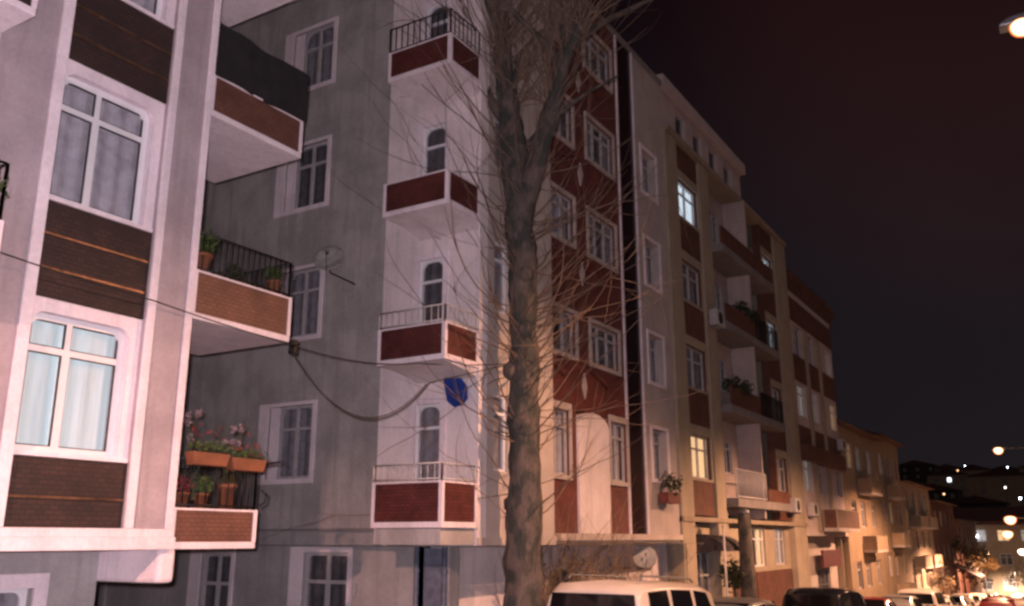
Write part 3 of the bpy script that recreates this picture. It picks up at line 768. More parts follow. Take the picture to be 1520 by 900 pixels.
for i, (a, b, z0, z1) in enumerate(h4): window(B4, FR(9.8), a, b, z0, z1, .1, 2, .7, .06, 'pvc_old', {3: 'lit_dim', 5: 'lit_warm', 4: 'lit_dim', 0: 'lit_dim', 8: 'lit_dim'}.get(i, 'curtain_grey'))
w_ = MB(); w_.box(40.2, 48.0, 9.5, 9.797, 4.9, 5.6); w_.build('balcony_parapet', 'brown_panel', B4)
balcony(B4, 43.1, 47.9, 9.1, 9.75, 1.92, 2.9, 2.9, 'rust_tile', slab_mat='peach_plaster', band=.16, edge='beige')
w_ = MB(); wall(w_, FR(10.4), 39.92, 48.4, -4.5, 1.9, [(40.5, 42.2, -3.2, 1.2), (44, 46.5, -3.2, .2)], .3); w_.box(39.92, 48.38, 9.78, 11, 1.72, 1.9); w_.build('ground_floor_wall', 'peach_plaster', B4)
window(B4, FR(10.4), 40.5, 42.2, -3.2, 1.2, .1, 2, .7, .08, 'steel', 'curtain_dark', name='shop_window'); window(B4, FR(10.4), 44, 46.5, -3.2, .2, .1, 3, .8, .08, 'steel', 'curtain_dark', name='shop_window')
w_ = MB(); w_.box(43.2, 46.8, 9.9, 10.0, .35, 1.1); w_.build('fascia_board', 'maroon_board', B4)
w_ = MB(); w_.prism([(9.55, 13.3), (9.55, 13.42), (14, 14.8), (20, 13.2), (20, 12.6), (9.8, 12.6)], lambda u, z, d=0: (39.9+d, u, z), 0, 9.0); w_.build('roof', 'roof_tile', B4)
w_ = MB(); w_.box(40, 48.3, 19.8, 20, -4.5, E4); w_.box(48.2, 48.38, 10.1, 19.8, -4.5, E4); w_.build('rear_wall', 'beige_dark', B4)

# ------------------------------------------------------------------ fifth and further buildings
def block(name, x0, x1, z1, label, mat, rows_, cols_, ww, wh, lit, roofh=1.2, balc=(), over=.0, T=9.8, roofm='roof_tile', base=None, band=None):
    B = thing(name, ((x0+x1)/2, T, gz((x0+x1)/2)), label, 'building')
    n = len(cols_); hs = [(c, c+ww, z, z+wh) for z in rows_ for c in cols_]
    b = min(gz(x1), gz(x0))-1
    w = MB(); wall(w, FR(T), x0, x1, b, z1, hs, .3); w.build('wall', mat, B)
    w = MB(); w.box(x0, x0+.2, T+.3, T+9.8, b, z1); w.box(x1-.2, x1, T+.3, T+9.8, b, z1); w.box(x0, x1, T+9.8, T+10, b, z1); w.build('rear_wall', mat, B)
    for i, (a, c, z0, z2) in enumerate(hs): window(B, FR(T), a, c, z0, z2, .1, 2, .7, .08, 'pvc_old', lit.get(i, 'curtain_dark'))
    if band:
        w = MB()
        for z in rows_: w.box(x0+.02, x1-.02, T-.04, T-.003, z-1.1, z-.35).cut()
        w.build('spandrel_band', band, B)
    for (bx0, bx1, bz) in balc: balcony(B, bx0, bx1, T-.75, T-.05, bz, bz+.85, bz+.85, mat, slab_mat='peach_plaster', band=.12, edge='beige')
    r = MB(); r.prism([(T-.6, z1), (T+10.5, z1), (T+5, z1+roofh)], lambda u, z, d=0: (x0-.3+d, u, z), 0, x1-x0+.6); r.build('roof', roofm, B)
    return B
block('tan_apartment_building', 48.45, 58.2, 7.3, 'tan apartment block with a dark roof, directly beside the taller brown and pink one', 'tan', (5.2, 2.2, -.9), (49.9, 52.3, 55.4), 1.3, 1.35, {0: 'lit_warm', 1: 'lit_dim', 2: 'lit_dim', 4: 'lit_dim'}, 2.6, ((51.8, 55.0, .9), (51.8, 55.0, 3.9)))
block('tan_apartment_building', 58.3, 66.8, 7.7, 'lower tan block with stacked pale balcony ends, its roof dark against the sky', 'tan', (5.4, 2.5, -.6), (59.3, 61.5, 64.5), 1.2, 1.3, {0: 'lit_dim', 2: 'curtain_grey', 4: 'lit_warm', 6: 'lit_warm'}, 1.6, ((60.8, 63.4, 1.1), (60.8, 63.4, 4.0), (60.8, 63.4, -1.9)))
block('grey_apartment_building', 66.9, 80.5, 5.4, 'narrow ribbed apartment block farther down the street', 'beige_dark', (3.6, .9, -1.8), (68, 71, 74, 77), 1.3, 1.3, {3: 'lit_dim', 4: 'lit_warm', 9: 'lit_warm'}, .9, ((69, 72.5, -.4), (69, 72.5, 2.3), (74, 78, -.4), (74, 78, 2.3), (74, 78, -3.0)))
block('red_apartment_building', 81, 97, 4.6, 'dark reddish apartment block at the far end of the terrace', 'brown_panel', (2.6, -.2, -3), (83, 86.5, 90, 93.5), 1.3, 1.3, {1: 'lit_warm', 6: 'lit_dim'}, .9)
block('red_apartment_building', 97.5, 118, 3.4, 'last dim brown block of the terrace, behind the roadside trees', 'brown_panel', (1.4, -1.6), (99, 103, 107, 111), 1.3, 1.3, {1: 'lit_dim'}, .9)
# building closing the street
E5 = thing('end_building', (131, 9, -6.2), 'tan building closing the far end of the street below the dark hill', 'building')
fx = SD(131.0)
ho = [(u, u+1.4, z, z+1.4) for z in (-4.6, -1.6, 1.3) for u in (2.0, 4.6, 7.2, 9.8, 12.4)]
w_ = MB(); wall(w_, fx, 0.5, 15.5, -7, 3.3, ho, .3); w_.box(131.3, 141, .5, .8, -7, 3.3); w_.box(131.3, 141, 15.2, 15.5, -7, 3.3); w_.build('wall', 'tan', E5)
for i, (a, b, z0, z1) in enumerate(ho): window(E5, fx, a, b, z0, z1, .1, 2, .7, .1, 'pvc_old', 'lit_dim' if i in (11, 13, 2) else ('lit_warm' if i in (12, 6, 9) else 'curtain_dark'))
w_ = MB(); w_.box(130.6, 141.3, .2, 15.8, 3.3, 3.7); w_.prism([(130.7, 3.7), (141, 3.7), (136, 5.6)], lambda u, z, d=0: (u, .3+d, z), 0, 15.3); w_.build('roof', 'roof_tile', E5)

# ------------------------------------------------------------------ houses and lights over the hill
def hill_house(x, y, wd, h, label, lit, k, mat):
    z = tz(x, y)-.5 if False else tz(x, y)-1.0
    t = thing('hillside_house', (x, y, z), label, 'house', 'houses on the far hill')
    w = MB(); w.box(x, x+wd, y-wd/2, y+wd/2, z, z+h); w.build('wall', mat, t)
    r = MB(); r.prism([(y-wd/2-.4, z+h), (y+wd/2+.4, z+h), (y, z+h+2)], lambda u, zz, d=0: (x-.3+d, u, zz), 0, wd+.6); r.build('roof', 'roof_tile', t)
    for j in range(2):
        for q in range(3):
            yy = y-wd/2+1+q*(wd-2)/2.6
            f = MB(); zz = z+h-2.3-j*2.7; f.box(x-.06, x-.004, yy, yy+1.1, zz, zz+1.3); 
            f.build('window', (lit if (q+j*3) == k else 'curtain_dark'), t)
    return t
labs = ['dark house on the hill crest, nearest the last terrace roof', 'dark house on the hill with a bright white window, low beside the terrace end', 'small dark hill house with a dim window above the end building',
        'hill house with a bluish lit window on the crest', 'hill house with a pale lit window right of the crest lights', 'dark hill house just above the tan end building',
        'hill house with a warm lit window highest at the frame edge', 'dim hill house low behind the street lamps', 'dark hill house between the two crest lights', 'dark hill house behind the farthest roadside trees', 'hill house with a small white light below the crest', 'large dark hill house beyond the end building']
M['far_white'] = emit('far white window', (.75,.88,1.0), 2.2); M['far_warm'] = emit('far warm window', (1.0,.6,.3), 1.6)
spots = [(380, 50, 14, 7, 'curtain_dark', 0), (330, 34.0, 12, 8, 'far_white', 1), (390, 40, 13, 7, 'lit_dim', 2), (400, 21, 14, 8, 'far_white', 1), (395, 14, 13, 7, 'lit_dim', 1),
         (260, 21, 14, 8, 'curtain_dark', 0), (380, 8, 14, 9, 'far_warm', 4), (220, 15, 11, 7, 'lit_dim', 0), (390, 30, 14, 7, 'curtain_dark', 0), (290, 34, 13, 8, 'curtain_dark', 0), (350, 28, 12, 8, 'far_white', 3), (300, 17, 17, 10, 'curtain_dark', 5)]
for lb, (x, y, wd, h, lt, k) in zip(labs, spots): hill_house(x, y, wd, h, lb, lt, k, 'earth' if k == 0 else 'tan')

# ------------------------------------------------------------------ trees
def noisy_tube(mb, pts, radii, n, amp, seed):
    b = len(mb.v); mb.tube(pts, radii, n)
    for i in range(b, len(mb.v)):
        k = min(len(pts)-1, (i-b)//n); c = Vector(pts[k]); v = Vector(mb.v[i]); q = .6*noise.noise(v*1.6+Vector((seed,0,0)))+.5*noise.noise(v*4+Vector((seed,3,0)))+.35*noise.noise(v*9+Vector((seed,9,0)))
        mb.v[i] = tuple(c+(v-c)*(1+amp*q))
def smooth_path(pts, rs, m=5):
    out, ro = [], []
    P_ = [Vector(p) for p in pts]
    for i in range(len(P_)-1):
        p0, p1, p2, p3 = P_[max(i-1,0)], P_[i], P_[i+1], P_[min(i+2, len(P_)-1)]
        for k in range(m):
            t = k/m; out.append(.5*((2*p1)+(p2-p0)*t+(2*p0-5*p1+4*p2-p3)*t*t+(-p0+3*p1-3*p2+p3)*t**3)); ro.append(rs[i]+(rs[i+1]-rs[i])*t)
    out.append(P_[-1]); ro.append(rs[-1]); return out, ro
TX, TY = 14.1, 8.36
BT = thing('bare_tree', (TX, TY, gz(TX)), 'big bare pollarded street tree with mottled trunk and long thin shoots', 'tree')
tr = MB()
paths = [([(TX+.05,TY,gz(TX)-.3),(TX,TY,.2),(TX,TY-.03,2.5),(TX,TY-.02,5.2),(TX,TY+.05,7.4),(TX,TY+.15,8.7),(TX,TY+.32,10.0),(TX,TY+.45,11.2),(TX+.1,TY+.50,12.3)], [.46,.34,.30,.27,.28,.30,.22,.18,.12]),
         ([(TX,TY+.02,7.5),(TX,TY-.28,8.6),(TX+.02,TY-.72,9.9),(TX+.0,TY-.98,10.9),(TX,TY-1.1,12.0)], [.20,.21,.16,.14,.08]),
         ([(TX,TY-.75,10.0),(TX-.2,TY-1.1,10.5),(TX-.3,TY-1.5,11.3)], [.12,.09,.05]),
         ([(TX,TY+.3,9.6),(TX-.1,TY+.75,10.4),(TX,TY+1.0,11.5)], [.13,.1,.05])]
for i, (p, r) in enumerate(paths):
    a, b = smooth_path(p, r, 14); noisy_tube(tr, a, b, 26, .30, i*7)
for i, (bx, by, bz, dx, dy, L) in enumerate(((TX, TY+.45, 11.2, -.3, .5, 2.2), (TX+.05, TY+.48, 11.6, .5, -.1, 2.0), (TX, TY-.98, 10.9, .2, -.5, 2.2), (TX, TY-.9, 10.6, -.4, .2, 2.4), (TX, TY+.32, 10.0, .1, -.35, 2.0), (TX, TY+.1, 8.5, .5, .3, 2.2))):
    r0 = .085; pts = [(bx, by, bz)]; rr_ = random.Random(i); vx, vy = dx, dy
    for k in range(5):
        vx += rr_.gauss(0, .25); vy += rr_.gauss(0, .25); q = pts[-1]; pts.append((q[0]+vx*L/5, q[1]+vy*L/5, q[2]+L/5))
    noisy_tube(tr, *smooth_path(pts, [r0, r0*.85, r0*.7, r0*.55, r0*.4, r0*.2], 4), 10, .25, i*3)
# burls where shoots were cut
rg = random.Random(3)
for z in (2.2, 3.6, 4.6, 5.3, 6.4, 8.4):
    an = rg.uniform(0, 6.28); c = Vector((TX+.24*math.cos(an), TY+.24*math.sin(an), z)); noisy_tube(tr, [c-Vector((0,0,.18)), c-Vector((0,0,.08)), c+Vector((0,0,.08)), c+Vector((0,0,.18))], [.03,.14,.14,.03], 12, .25, z)
tr.build('trunk', 'bark', BT)
tw = MB(); rg = random.Random(11)
def shoot(z, an, L, up, r=.014, off=.2, base=(TX, TY)):
    p = (base[0]+off*math.cos(an), base[1]+off*math.sin(an), z); twig(tw, p, (math.cos(an), math.sin(an), up), L, r, rg, .35, 8, 2, 4, .45)
for z0, cnt in ((2.3, 9), (3.6, 19), (4.6, 25), (5.4, 22), (6.4, 20), (7.4, 22), (8.4, 24)):
    for _ in range(cnt):
        shoot(z0+rg.gauss(0,.3), rg.uniform(0, 2*PI), rg.uniform(1.3, 3.9), rg.uniform(-.15, .9), rg.uniform(.008, .017))
for (bx, by, bz, cnt) in ((TX, TY+.32, 10.0, 34), (TX, TY+.48, 11.3, 40), (TX, TY-.72, 9.9, 30), (TX, TY-.98, 11.0, 40), (TX-.3, TY-1.5, 11.2, 24), (TX, TY+1.0, 11.4, 24)):
    for _ in range(cnt):
        an = rg.uniform(0, 2*PI); twig(tw, (bx, by, bz+rg.gauss(0,.3)), (math.cos(an), math.sin(an), rg.uniform(.3, 2.4)), rg.uniform(1.6, 4.0), rg.uniform(.009, .019), rg, .45, 8, 2, 4, .5)
tw.build('shoots', 'twig', BT)

# tangle of pruned shrubs in front of the corner building
HS = thing('hedge', (19.5, 9.4, gz(19)), 'dry tangled hedge of bare twigs in front of the red building, behind the van', 'hedge')
tw2 = MB(); rg = random.Random(21)
for k in range(14):
    x = rg.uniform(16.2, 22.0); y = rg.uniform(8.9, 9.9); hgt = 3.1-.20*abs(x-18.0)
    for q in range(9): twig(tw2, (x+rg.gauss(0,.1), y+rg.gauss(0,.1), gz(x)+.1), (rg.gauss(0,.35), rg.gauss(0,.3), 1), hgt*rg.uniform(.7, 1.12), .016, rg, .5, 7, 3, 4, .1)
tw2.build('twigs', 'hedge_twig', HS)
lf = MB()
for k in range(30):
    x = rg.uniform(16.2, 22.3); foliage(lf, (x, rg.uniform(8.9, 9.9), gz(x)+rg.uniform(.6, 2.3)), rg.uniform(.25, .5), 40, .045, 200+k)
lf.build('leaves', 'leaf_dry', HS)

def small_tree(x, y, h, rad, label, mat, seed, n=1500, ls=.12, name='street_tree', trunk_r=.12):
    t = thing(name, (x, y, gz(x)), label, 'tree'); g0 = gz(x) if x < 160 else tz(x, y)
    k = MB(); a, b = smooth_path([(x, y, g0-.1), (x+.05, y, g0+h*.35), (x-.05, y+.05, g0+h*.62), (x, y, g0+h*.9)], [trunk_r, trunk_r*.8, trunk_r*.55, trunk_r*.2], 5); noisy_tube(k, a, b, 10, .15, seed)
    rg = random.Random(seed)
    for _ in range(9): twig(k, (x, y, g0+h*rg.uniform(.35,.7)), (rg.gauss(0,1), rg.gauss(0,1), .9), rad*1.1, trunk_r*.4, rg, .3, 5, 2, 4)
    k.build('trunk', 'bark', t)
    f = MB()
    for _ in range(14):
        foliage(f, (x+rg.gauss(0,rad*.45), y+rg.gauss(0,rad*.45), g0+h*.68+rg.gauss(0,h*.14)), rad*.42, n//14, ls, seed+_)
    f.build('crown', mat, t); return t
small_tree(93, 9.2, 6.2, 2.0, 'dark leafy street tree beyond the red brick block, next to the terrace', 'leaf_dark', 5)
small_tree(103, 8.9, 6.6, 2.4, 'taller orange lit street tree near the far end of the street', 'leaf_dry', 6)
small_tree(112, 11.2, 7.0, 2.6, 'dark tree in front of the tan end building', 'leaf_dark', 8)
small_tree(76, 8.9, 3.6, 1.1, 'small round street tree beside the farthest parked cars', 'leaf_dry', 9, 900, .08)
small_tree(118, 5.0, 5.0, 2.0, 'brownish tree under the far lamps', 'leaf_dry', 12)

# plant hanging from the pale section's lowest window, plant pot
t = thing('window_box_plant', (24.1, 9.45, 2.7), 'dark bushy plant in a red box under the lowest pale section window', 'potted plant')
b = MB(); b.box(23.7, 24.6, 9.42, 9.70, 2.55, 2.85); b.build('planter', 'red_wall', t, bevel=.01)
f = MB(); foliage(f, (24.1, 9.5, 3.1), .42, 300, .06, 5, .9); f.build('foliage', 'leaf_dark', t)
for i, (x, z, lab) in enumerate(((28.9, 5.9, 'dark leafy plant on the third floor loggia edge of the beige block'), (30.6, 8.95, 'wide dark creeper over the upper loggia parapet of the beige block'))):
    t = thing('loggia_plant', (x+1.2, 9.5, z+.4), lab, 'plant'); f = MB()
    for k in range(5): foliage(f, (x+1.0+k*.45, 9.5, z+.8+.15*math.sin(k*2)), .36, 130, .07, 300+k+i*9)
    f.build('foliage', 'leaf_dark', t)
t = thing('entrance_shrub', (28.2, 9.3, gz(28)), 'dark round shrub beside the beige block street door', 'shrub')
f = MB(); foliage(f, (28.3, 9.2, .55), .6, 700, .07, 77); f.build('foliage', 'leaf_dark', t)
f = MB(); f.tube([(28.3, 9.2, gz(28)), (28.3, 9.2, .5)], .05, 6); f.build('stem', 'bark', t)

# entrance canopy (dark) of the beige block
t = thing('door_canopy', (27.9, 9.6, 1.35), 'dark curved canopy over the beige block street door', 'canopy')
a = MB(); pr = [(9.99-.95*math.sin(q), 1.25+.45*math.cos(q)) for q in [PI/2*k/8 for k in range(9)]]
for p, q in zip(pr, pr[1:]): a.poly([(27.0, p[0], p[1]), (28.8, p[0], p[1]), (28.8, q[0], q[1]), (27.0, q[0], q[1])], True)
for x in (27.0, 28.8): a.poly([(x, 9.99, 1.25)]+[(x, p[0], p[1]) for p in pr])
o = a.build('hood', 'canvas', t); md = o.modifiers.new('s', 'SOLIDIFY'); md.thickness = .03
a = MB(); a.tube([(27.02, 9.03, 1.25), (28.78, 9.03, 1.25)], .02, 6); a.build('hood_frame', 'steel', t)

air_conditioner(37.1, 9.7, 2.62, 'air conditioner under the beige block right hand windows'); air_conditioner(40.4, 9.8, 1.95+.6, 'air conditioner at the left edge of the brown block')
air_conditioner(28.75, 9.72, 8.6, 'air conditioner on the beige pilaster beside the loggias'); air_conditioner(47.3, 9.75, 5.9, 'air conditioner at the right edge of the brown block')

# concrete post and thin white pole
t = thing('utility_post', (28.2, 8.75, gz(28)), 'thick dark post standing in front of the beige block loggias', 'post')
a = MB(); a.tube([(28.2, 8.75, gz(28)-.1), (28.2, 8.75, .5), (28.2, 8.75, 2.35)], [.26, .23, .20], 16); a.build('shaft', 'bark', t)
a = MB(); a.tube([(28.2,8.75,2.34),(28.2,8.75,2.45),(28.2,8.75,2.52)], [.2,.17,.05], 14); a.build('cap', 'steel', t)
t = thing('flag_pole', (26.3, 8.8, gz(26)), 'thin white pole on the pavement behind the van', 'pole')
a = MB(); a.tube([(26.3, 8.8, gz(26)), (26.3, 8.8, 1.95)], .03, 8); a.lathe([(.0, 2.0), (.05, 1.97), (.05, 1.93), (.0, 1.9)], (26.3, 8.8, 0), n=10); a.build('shaft', 'iron_white', t)
# awning near the tan block
t = thing('shop_awning', (92, 8.4, -1.6), 'faded red sloping awning far down the street', 'awning')
a = MB(); a.prism([(9.7, -.6), (7.6, -1.6), (7.6, -1.75), (9.7, -.75)], lambda u, z, d=0: (90+d, u, z), 0, 5); a.build('canopy_cloth', 'maroon_board', t)
a = MB()
for x in (90.1, 94.9): a.tube([(x, 7.65, gz(x)+.1), (x, 7.65, -1.7)], .04, 6)
a.build('support_post', 'steel', t)

# ------------------------------------------------------------------ cables
def cable(pts, r, label, sag=None, name='overhead_cable'):
    out = []
    for (a, b), sg in zip(zip(pts, pts[1:]), sag):
        a, b = Vector(a), Vector(b)
        for k in range(16):
            t = k/16; p = a.lerp(b, t); p.z -= sg*4*t*(1-t); out.append(p)
    out.append(Vector(pts[-1])); mb = MB(); mb.tube(out, r, 6)
    return tag(mb.build(name, 'cable'), label, 'cable', 'overhead cables')
cable([(3.6, 9.55, 4.75), (7.1, 9.7, 4.55), (9.52, 9.72, 4.43), (12.56, 9.6, 4.62), (14.0, 8.6, 4.75)], .009, 'thin cable crossing the near facade and running straight on to the tree', [.05, .02, .12, .03])
cable([(9.54, 9.74, 4.40), (12.42, 9.25, 4.22), (13.95, 8.62, 4.72)], .009, 'black cable hanging in a deep loop below the corner balconies', [.86, .0])
cable([(9.56, 9.76, 4.38), (12.40, 9.30, 4.20)], .007, 'thin cable following the deep loop of the black one', [.80])
t = thing('cable_bracket', (9.62, 9.75, 4.36), 'small dark cable bracket at the outer corner of the near iron railed balcony', 'bracket')
a = MB(); a.box(9.605, 9.68, 9.70, 9.82, 4.30, 4.52); a.tube([(9.64, 9.7, 4.42), (9.52, 9.66, 4.42)], .02, 6); a.build('clamp', 'iron', t, bevel=.01)

# ------------------------------------------------------------------ vehicles (local x forward, origin at ground under the rear)
def vehicle(name, x, y, rz, label, cat, paintm, prof, W, glassy, L, wheels, roof_rails=False, group='vehicles along the street'):
    """prof: list of (x, z_bottom, z_belt, z_roof, belt_half, roof_half)"""
    t = thing(name, (x, y, gz(x)+.006), label, cat, group, rz)
    t.rotation_euler = (0, math.atan(.05)*(1 if abs(rz) < 1 else -1), rz)
    b = MB(); rings = []
    for (px, zb, zm, zr, hb, hr) in prof:
        half = [(hb*.86, zb), (hb, zb+(zm-zb)*.35), (hb*.995, zm-.03), (hb*.96, zm), (hr+(hb*.96-hr)*.12, zr-.10 if zr-zm > .25 else zm+(zr-zm)*.6), (hr*.86, zr-.02 if zr-zm > .1 else zr), (hr*.4, zr+.012)]
        rings.append([(px, -q[0], q[1]) for q in half] + [(px, q[0], q[1]) for q in half[::-1]])
    base = 0; n = len(rings[0])
    for r in rings: b.v += r
    for i in range(len(rings)-1):
        for k in range(n):
            a = i*n+k; c = i*n+(k+1) % n; b.f.append((a, c, c+n, a+n)); b.sm.append(k not in (n-1,))
    b.f.append(tuple(range(n))[::-1]); b.f.append(tuple(range((len(rings)-1)*n, len(rings)*n))); b.sm += [False, False]
    body = b.build('body', paintm, t, local=True)
    md = body.modifiers.new('bevel', 'BEVEL'); md.width = .03; md.segments = 3; md.limit_method = 'ANGLE'; md.angle_limit = R(35)
    # side glass: patches lying 6 mm outside the shell between belt and roof
    def shell(px, k):
        for i in range(len(prof)-1):
            if prof[i][0] <= px <= prof[i+1][0]:
                tt = (px-prof[i][0])/max(1e-6, prof[i+1][0]-prof[i][0]); a = [prof[i][j]+(prof[i+1][j]-prof[i][j])*tt for j in range(6)]
                zt = a[3]-.10; z = a[2]+.02+(zt-a[2]-.05)*k; h = a[4]*.96+(a[5]+(a[4]*.96-a[5])*.12-a[4]*.96)*((z-a[2])/max(.01, zt-a[2])); return z, h
    for g0, g1, s0, s1 in glassy['side']:
        for sg in (-1, 1):
            m = MB(); pts = []
            for px, k in ((g0, 0), (g1, 0), (g1+s1, 1), (g0+s0, 1)):
                z, h = shell(px, k); pts.append((px, sg*(h+.012), z))
            q = [(p[0], p[1]-sg*.02, p[2]) for p in pts]; m.poly(pts); m.poly(q)
            for i in range(4): j = (i+1) % 4; m.poly([pts[i], pts[j], q[j], q[i]])
            m.build('side_window', 'car_glass', t, local=True)
    for nm in ('rear', 'front'):
        if nm in glassy:
            (xa, za, ha), (xb, zb_, hb_) = glassy[nm]; sgn = -1 if nm == 'rear' else 1
            m = MB(); o_ = .014*sgn
            m.poly([(xa+o_, -ha, za), (xa+o_, ha, za), (xb+o_, hb_, zb_+.01), (xb+o_, -hb_, zb_+.01)]); m.poly([(xa-o_, -ha, za), (xa-o_, ha, za), (xb-o_, hb_, zb_-.01), (xb-o_, -hb_, zb_-.01)])
            m.poly([(xa+o_, -ha, za), (xa-o_, -ha, za), (xb-o_, -hb_, zb_-.01), (xb+o_, -hb_, zb_+.01)]); m.poly([(xa+o_, ha, za), (xa-o_, ha, za), (xb-o_, hb_, zb_-.01), (xb+o_, hb_, zb_+.01)])
            m.build('rear_window' if nm == 'rear' else 'windscreen', 'car_glass', t, local=True)
    for wx in wheels:
        for sg in (-1, 1):
            ty = MB(); y1 = sg*(W/2-.02); y0 = sg*(W/2-.22)
            ty.lathe([(.18, y1), (.29, y1), (.315, y1-sg*.03), (.315, y0+sg*.03), (.29, y0), (.18, y0)], (wx, 0, .315), 'y', 24); wh = ty.build('wheel', 'rubber', t, local=True)
            rm = MB(); rm.lathe([(.0, y1-sg*.02), (.05, y1-sg*.015), (.07, y1-sg*.05), (.15, y1-sg*.04), (.19, y1-sg*.005), (.19, y1-sg*.06)], (wx, 0, .315), 'y', 20)
            for k in range(5):
                a = 2*PI*k/5; rm.tube([(wx, y1-sg*.02, .315), (wx+.17*math.cos(a), y1-sg*.02, .315+.17*math.sin(a))], .022, 4)
            rm.build('rim', 'rim', wh, local=True)
    p0, p1 = prof[0], prof[-1]
    for sg in (-1, 1):
        m = MB(); m.box(-.02, .05, sg*(W/2-.19), sg*(W/2-.05), p0[2]-.32, p0[2]+.02 if p0[3] < 1.5 else p0[2]+.35); m.build('tail_light', 'tail', t, local=True, bevel=.015)
        m = MB(); m.box(L-.07, L+.01, sg*(W/2-.42), sg*(W/2-.12), .56, .72); m.build('headlight', 'clear', t, local=True, bevel=.02)
        m = MB(); mx = glassy['mirror']; m.box(mx-.08, mx+.06, sg*(W/2+.02), sg*(W/2+.18), p0[2]-.02 if False else glassy['mz'], glassy['mz']+.16); m.build('mirror', 'plastic', t, local=True, bevel=.03)
    m = MB(); m.box(-.06, .10, -W/2+.06, W/2-.06, .30, .50); m.box(L-.12, L+.05, -W/2+.08, W/2-.08, .28, .48); m.build('bumper', 'plastic', t, local=True, bevel=.03)
    m = MB(); m.box(-.075, -.062, -.26, .26, .53-.2, .44); m.build('number_plate', 'clear', t, local=True)
    if roof_rails:
        m = MB()
        zr = max(p[3] for p in prof)
        for sg in (-1, 1): m.tube([(.45, sg*.66, zr), (.55, sg*.66, zr+.07), (2.7, sg*.66, zr+.07), (2.85, sg*.66, zr)], .018, 6).cut()
        m.build('roof_rail', 'steel', t, local=True)
    return t
VAN = [(0,.30,1.02,1.06,.92,.84),(.05,.26,1.04,1.56,.94,.80),(.22,.24,1.05,1.70,.96,.80),(1.2,.22,1.05,1.75,.98,.80),(2.5,.22,1.03,1.74,.98,.80),(3.0,.22,1.02,1.66,.98,.79),(3.55,.23,1.0,1.10,.90,.70),(4.15,.25,.88,.90,.86,.68),(4.38,.30,.70,.72,.78,.6)]
VAN = [(p[0]*1.14,)+p[1:] for p in VAN]
vehicle('minivan', 13.65, 6.86, 0, 'white minivan with roof rails parked just behind the big bare tree', 'van', 'car_white', VAN, 1.98,
        dict(side=[(.34,1.2,.04,-.04),(1.31,2.28,.03,-.03),(2.4,3.36,.03,-.28)], rear=((.0,1.07,.80),(.048,1.52,.74)), front=((3.93,1.1,.74),(3.45,1.62,.68)), mirror=3.45, mz=1.02), 5.0, (.85, 4.0), True)
CAR = [(0,.32,.86,.88,.78,.66),(.08,.26,.90,.93,.83,.68),(.55,.22,.92,.98,.86,.66),(1.05,.20,.91,1.36,.87,.58),(1.9,.20,.90,1.43,.88,.58),(2.45,.20,.89,1.38,.88,.58),(3.15,.20,.88,.95,.87,.66),(3.9,.22,.78,.82,.84,.64),(4.15,.30,.62,.64,.74,.55)]
GC = dict(side=[(.82,1.65,.25,-.02),(1.75,2.75,.03,-.42)], rear=((.50,.99,.62),(1.0,1.34,.54)), front=((3.1,.97,.64),(2.52,1.36,.54)), mirror=2.75, mz=.9)
HB = [(0,.32,.92,.95,.80,.70),(.06,.26,.94,1.20,.83,.68),(.40,.22,.94,1.44,.85,.62),(1.3,.20,.93,1.50,.86,.60),(2.2,.20,.91,1.46,.86,.60),(3.0,.20,.90,.97,.85,.66),(3.7,.22,.80,.83,.82,.64),(3.95,.30,.64,.66,.74,.55)]
GH = dict(side=[(.45,1.3,.05,-.02),(1.4,2.55,.03,-.40)], rear=((.06,.98,.66),(.30,1.38,.58)), front=((2.95,.99,.64),(2.3,1.42,.56)), mirror=2.6, mz=.92)
vehicle('parked_car', 28.2, 6.95, 0, 'black saloon car parked below the brown block balcony', 'car', 'car_black', VAN, 1.8, dict(side=[(.34,1.2,.04,-.04),(1.31,2.28,.03,-.03),(2.4,3.36,.03,-.28)], rear=((.0,1.07,.78),(.048,1.52,.72)), front=((3.93,1.1,.74),(3.45,1.62,.68)), mirror=3.45, mz=1.02), 5.0, (.85, 4.0))
vehicle('parked_car', 20.6, 7.1, 0, 'grey car parked directly ahead of the white minivan', 'car', 'car_grey', HB, 1.7, GH, 3.95, (.7, 3.15))
vehicle('parked_car', 36.2, 7.0, 0, 'dark red car parked under the tan block', 'car', 'car_red', CAR, 1.75, GC, 4.15, (.75, 3.3))
vehicle('parked_car', 42.6, 7.0, 0, 'silver hatchback parked beyond the dark red car', 'car', 'car_silver', HB, 1.7, GH, 3.95, (.7, 3.15))
vehicle('parked_car', 48.5, 7.0, 0, 'white minivan in the row of far parked cars, nearest of the bright ones', 'van', 'car_white', VAN, 1.85,
        dict(side=[(.34,1.2,.04,-.04),(1.31,2.28,.03,-.03),(2.4,3.36,.03,-.28)], rear=((.0,1.07,.78),(.048,1.52,.72)), front=((3.93,1.1,.74),(3.45,1.62,.68)), mirror=3.45, mz=1.02), 5.0, (.85, 4.0))
vehicle('parked_car', 55, 7.0, 0, 'white hatchback parked in front of the far white minivan', 'car', 'car_white', HB, 1.7, GH, 3.95, (.7, 3.15))
vehicle('parked_car', 61, 7.0, 0, 'silver saloon parked beside the small round street tree', 'car', 'car_silver', CAR, 1.75, GC, 4.15, (.75, 3.3))
vehicle('parked_car', 67, 7.0, 0, 'pale car farther down the kerb, past the silver saloon', 'car', 'car_white', HB, 1.7, GH, 3.95, (.7, 3.15))
vehicle('moving_car', 46, 3.4, 0, 'maroon car in the middle of the far road', 'car', 'car_red', HB, 1.7, GH, 3.95, (.7, 3.15))
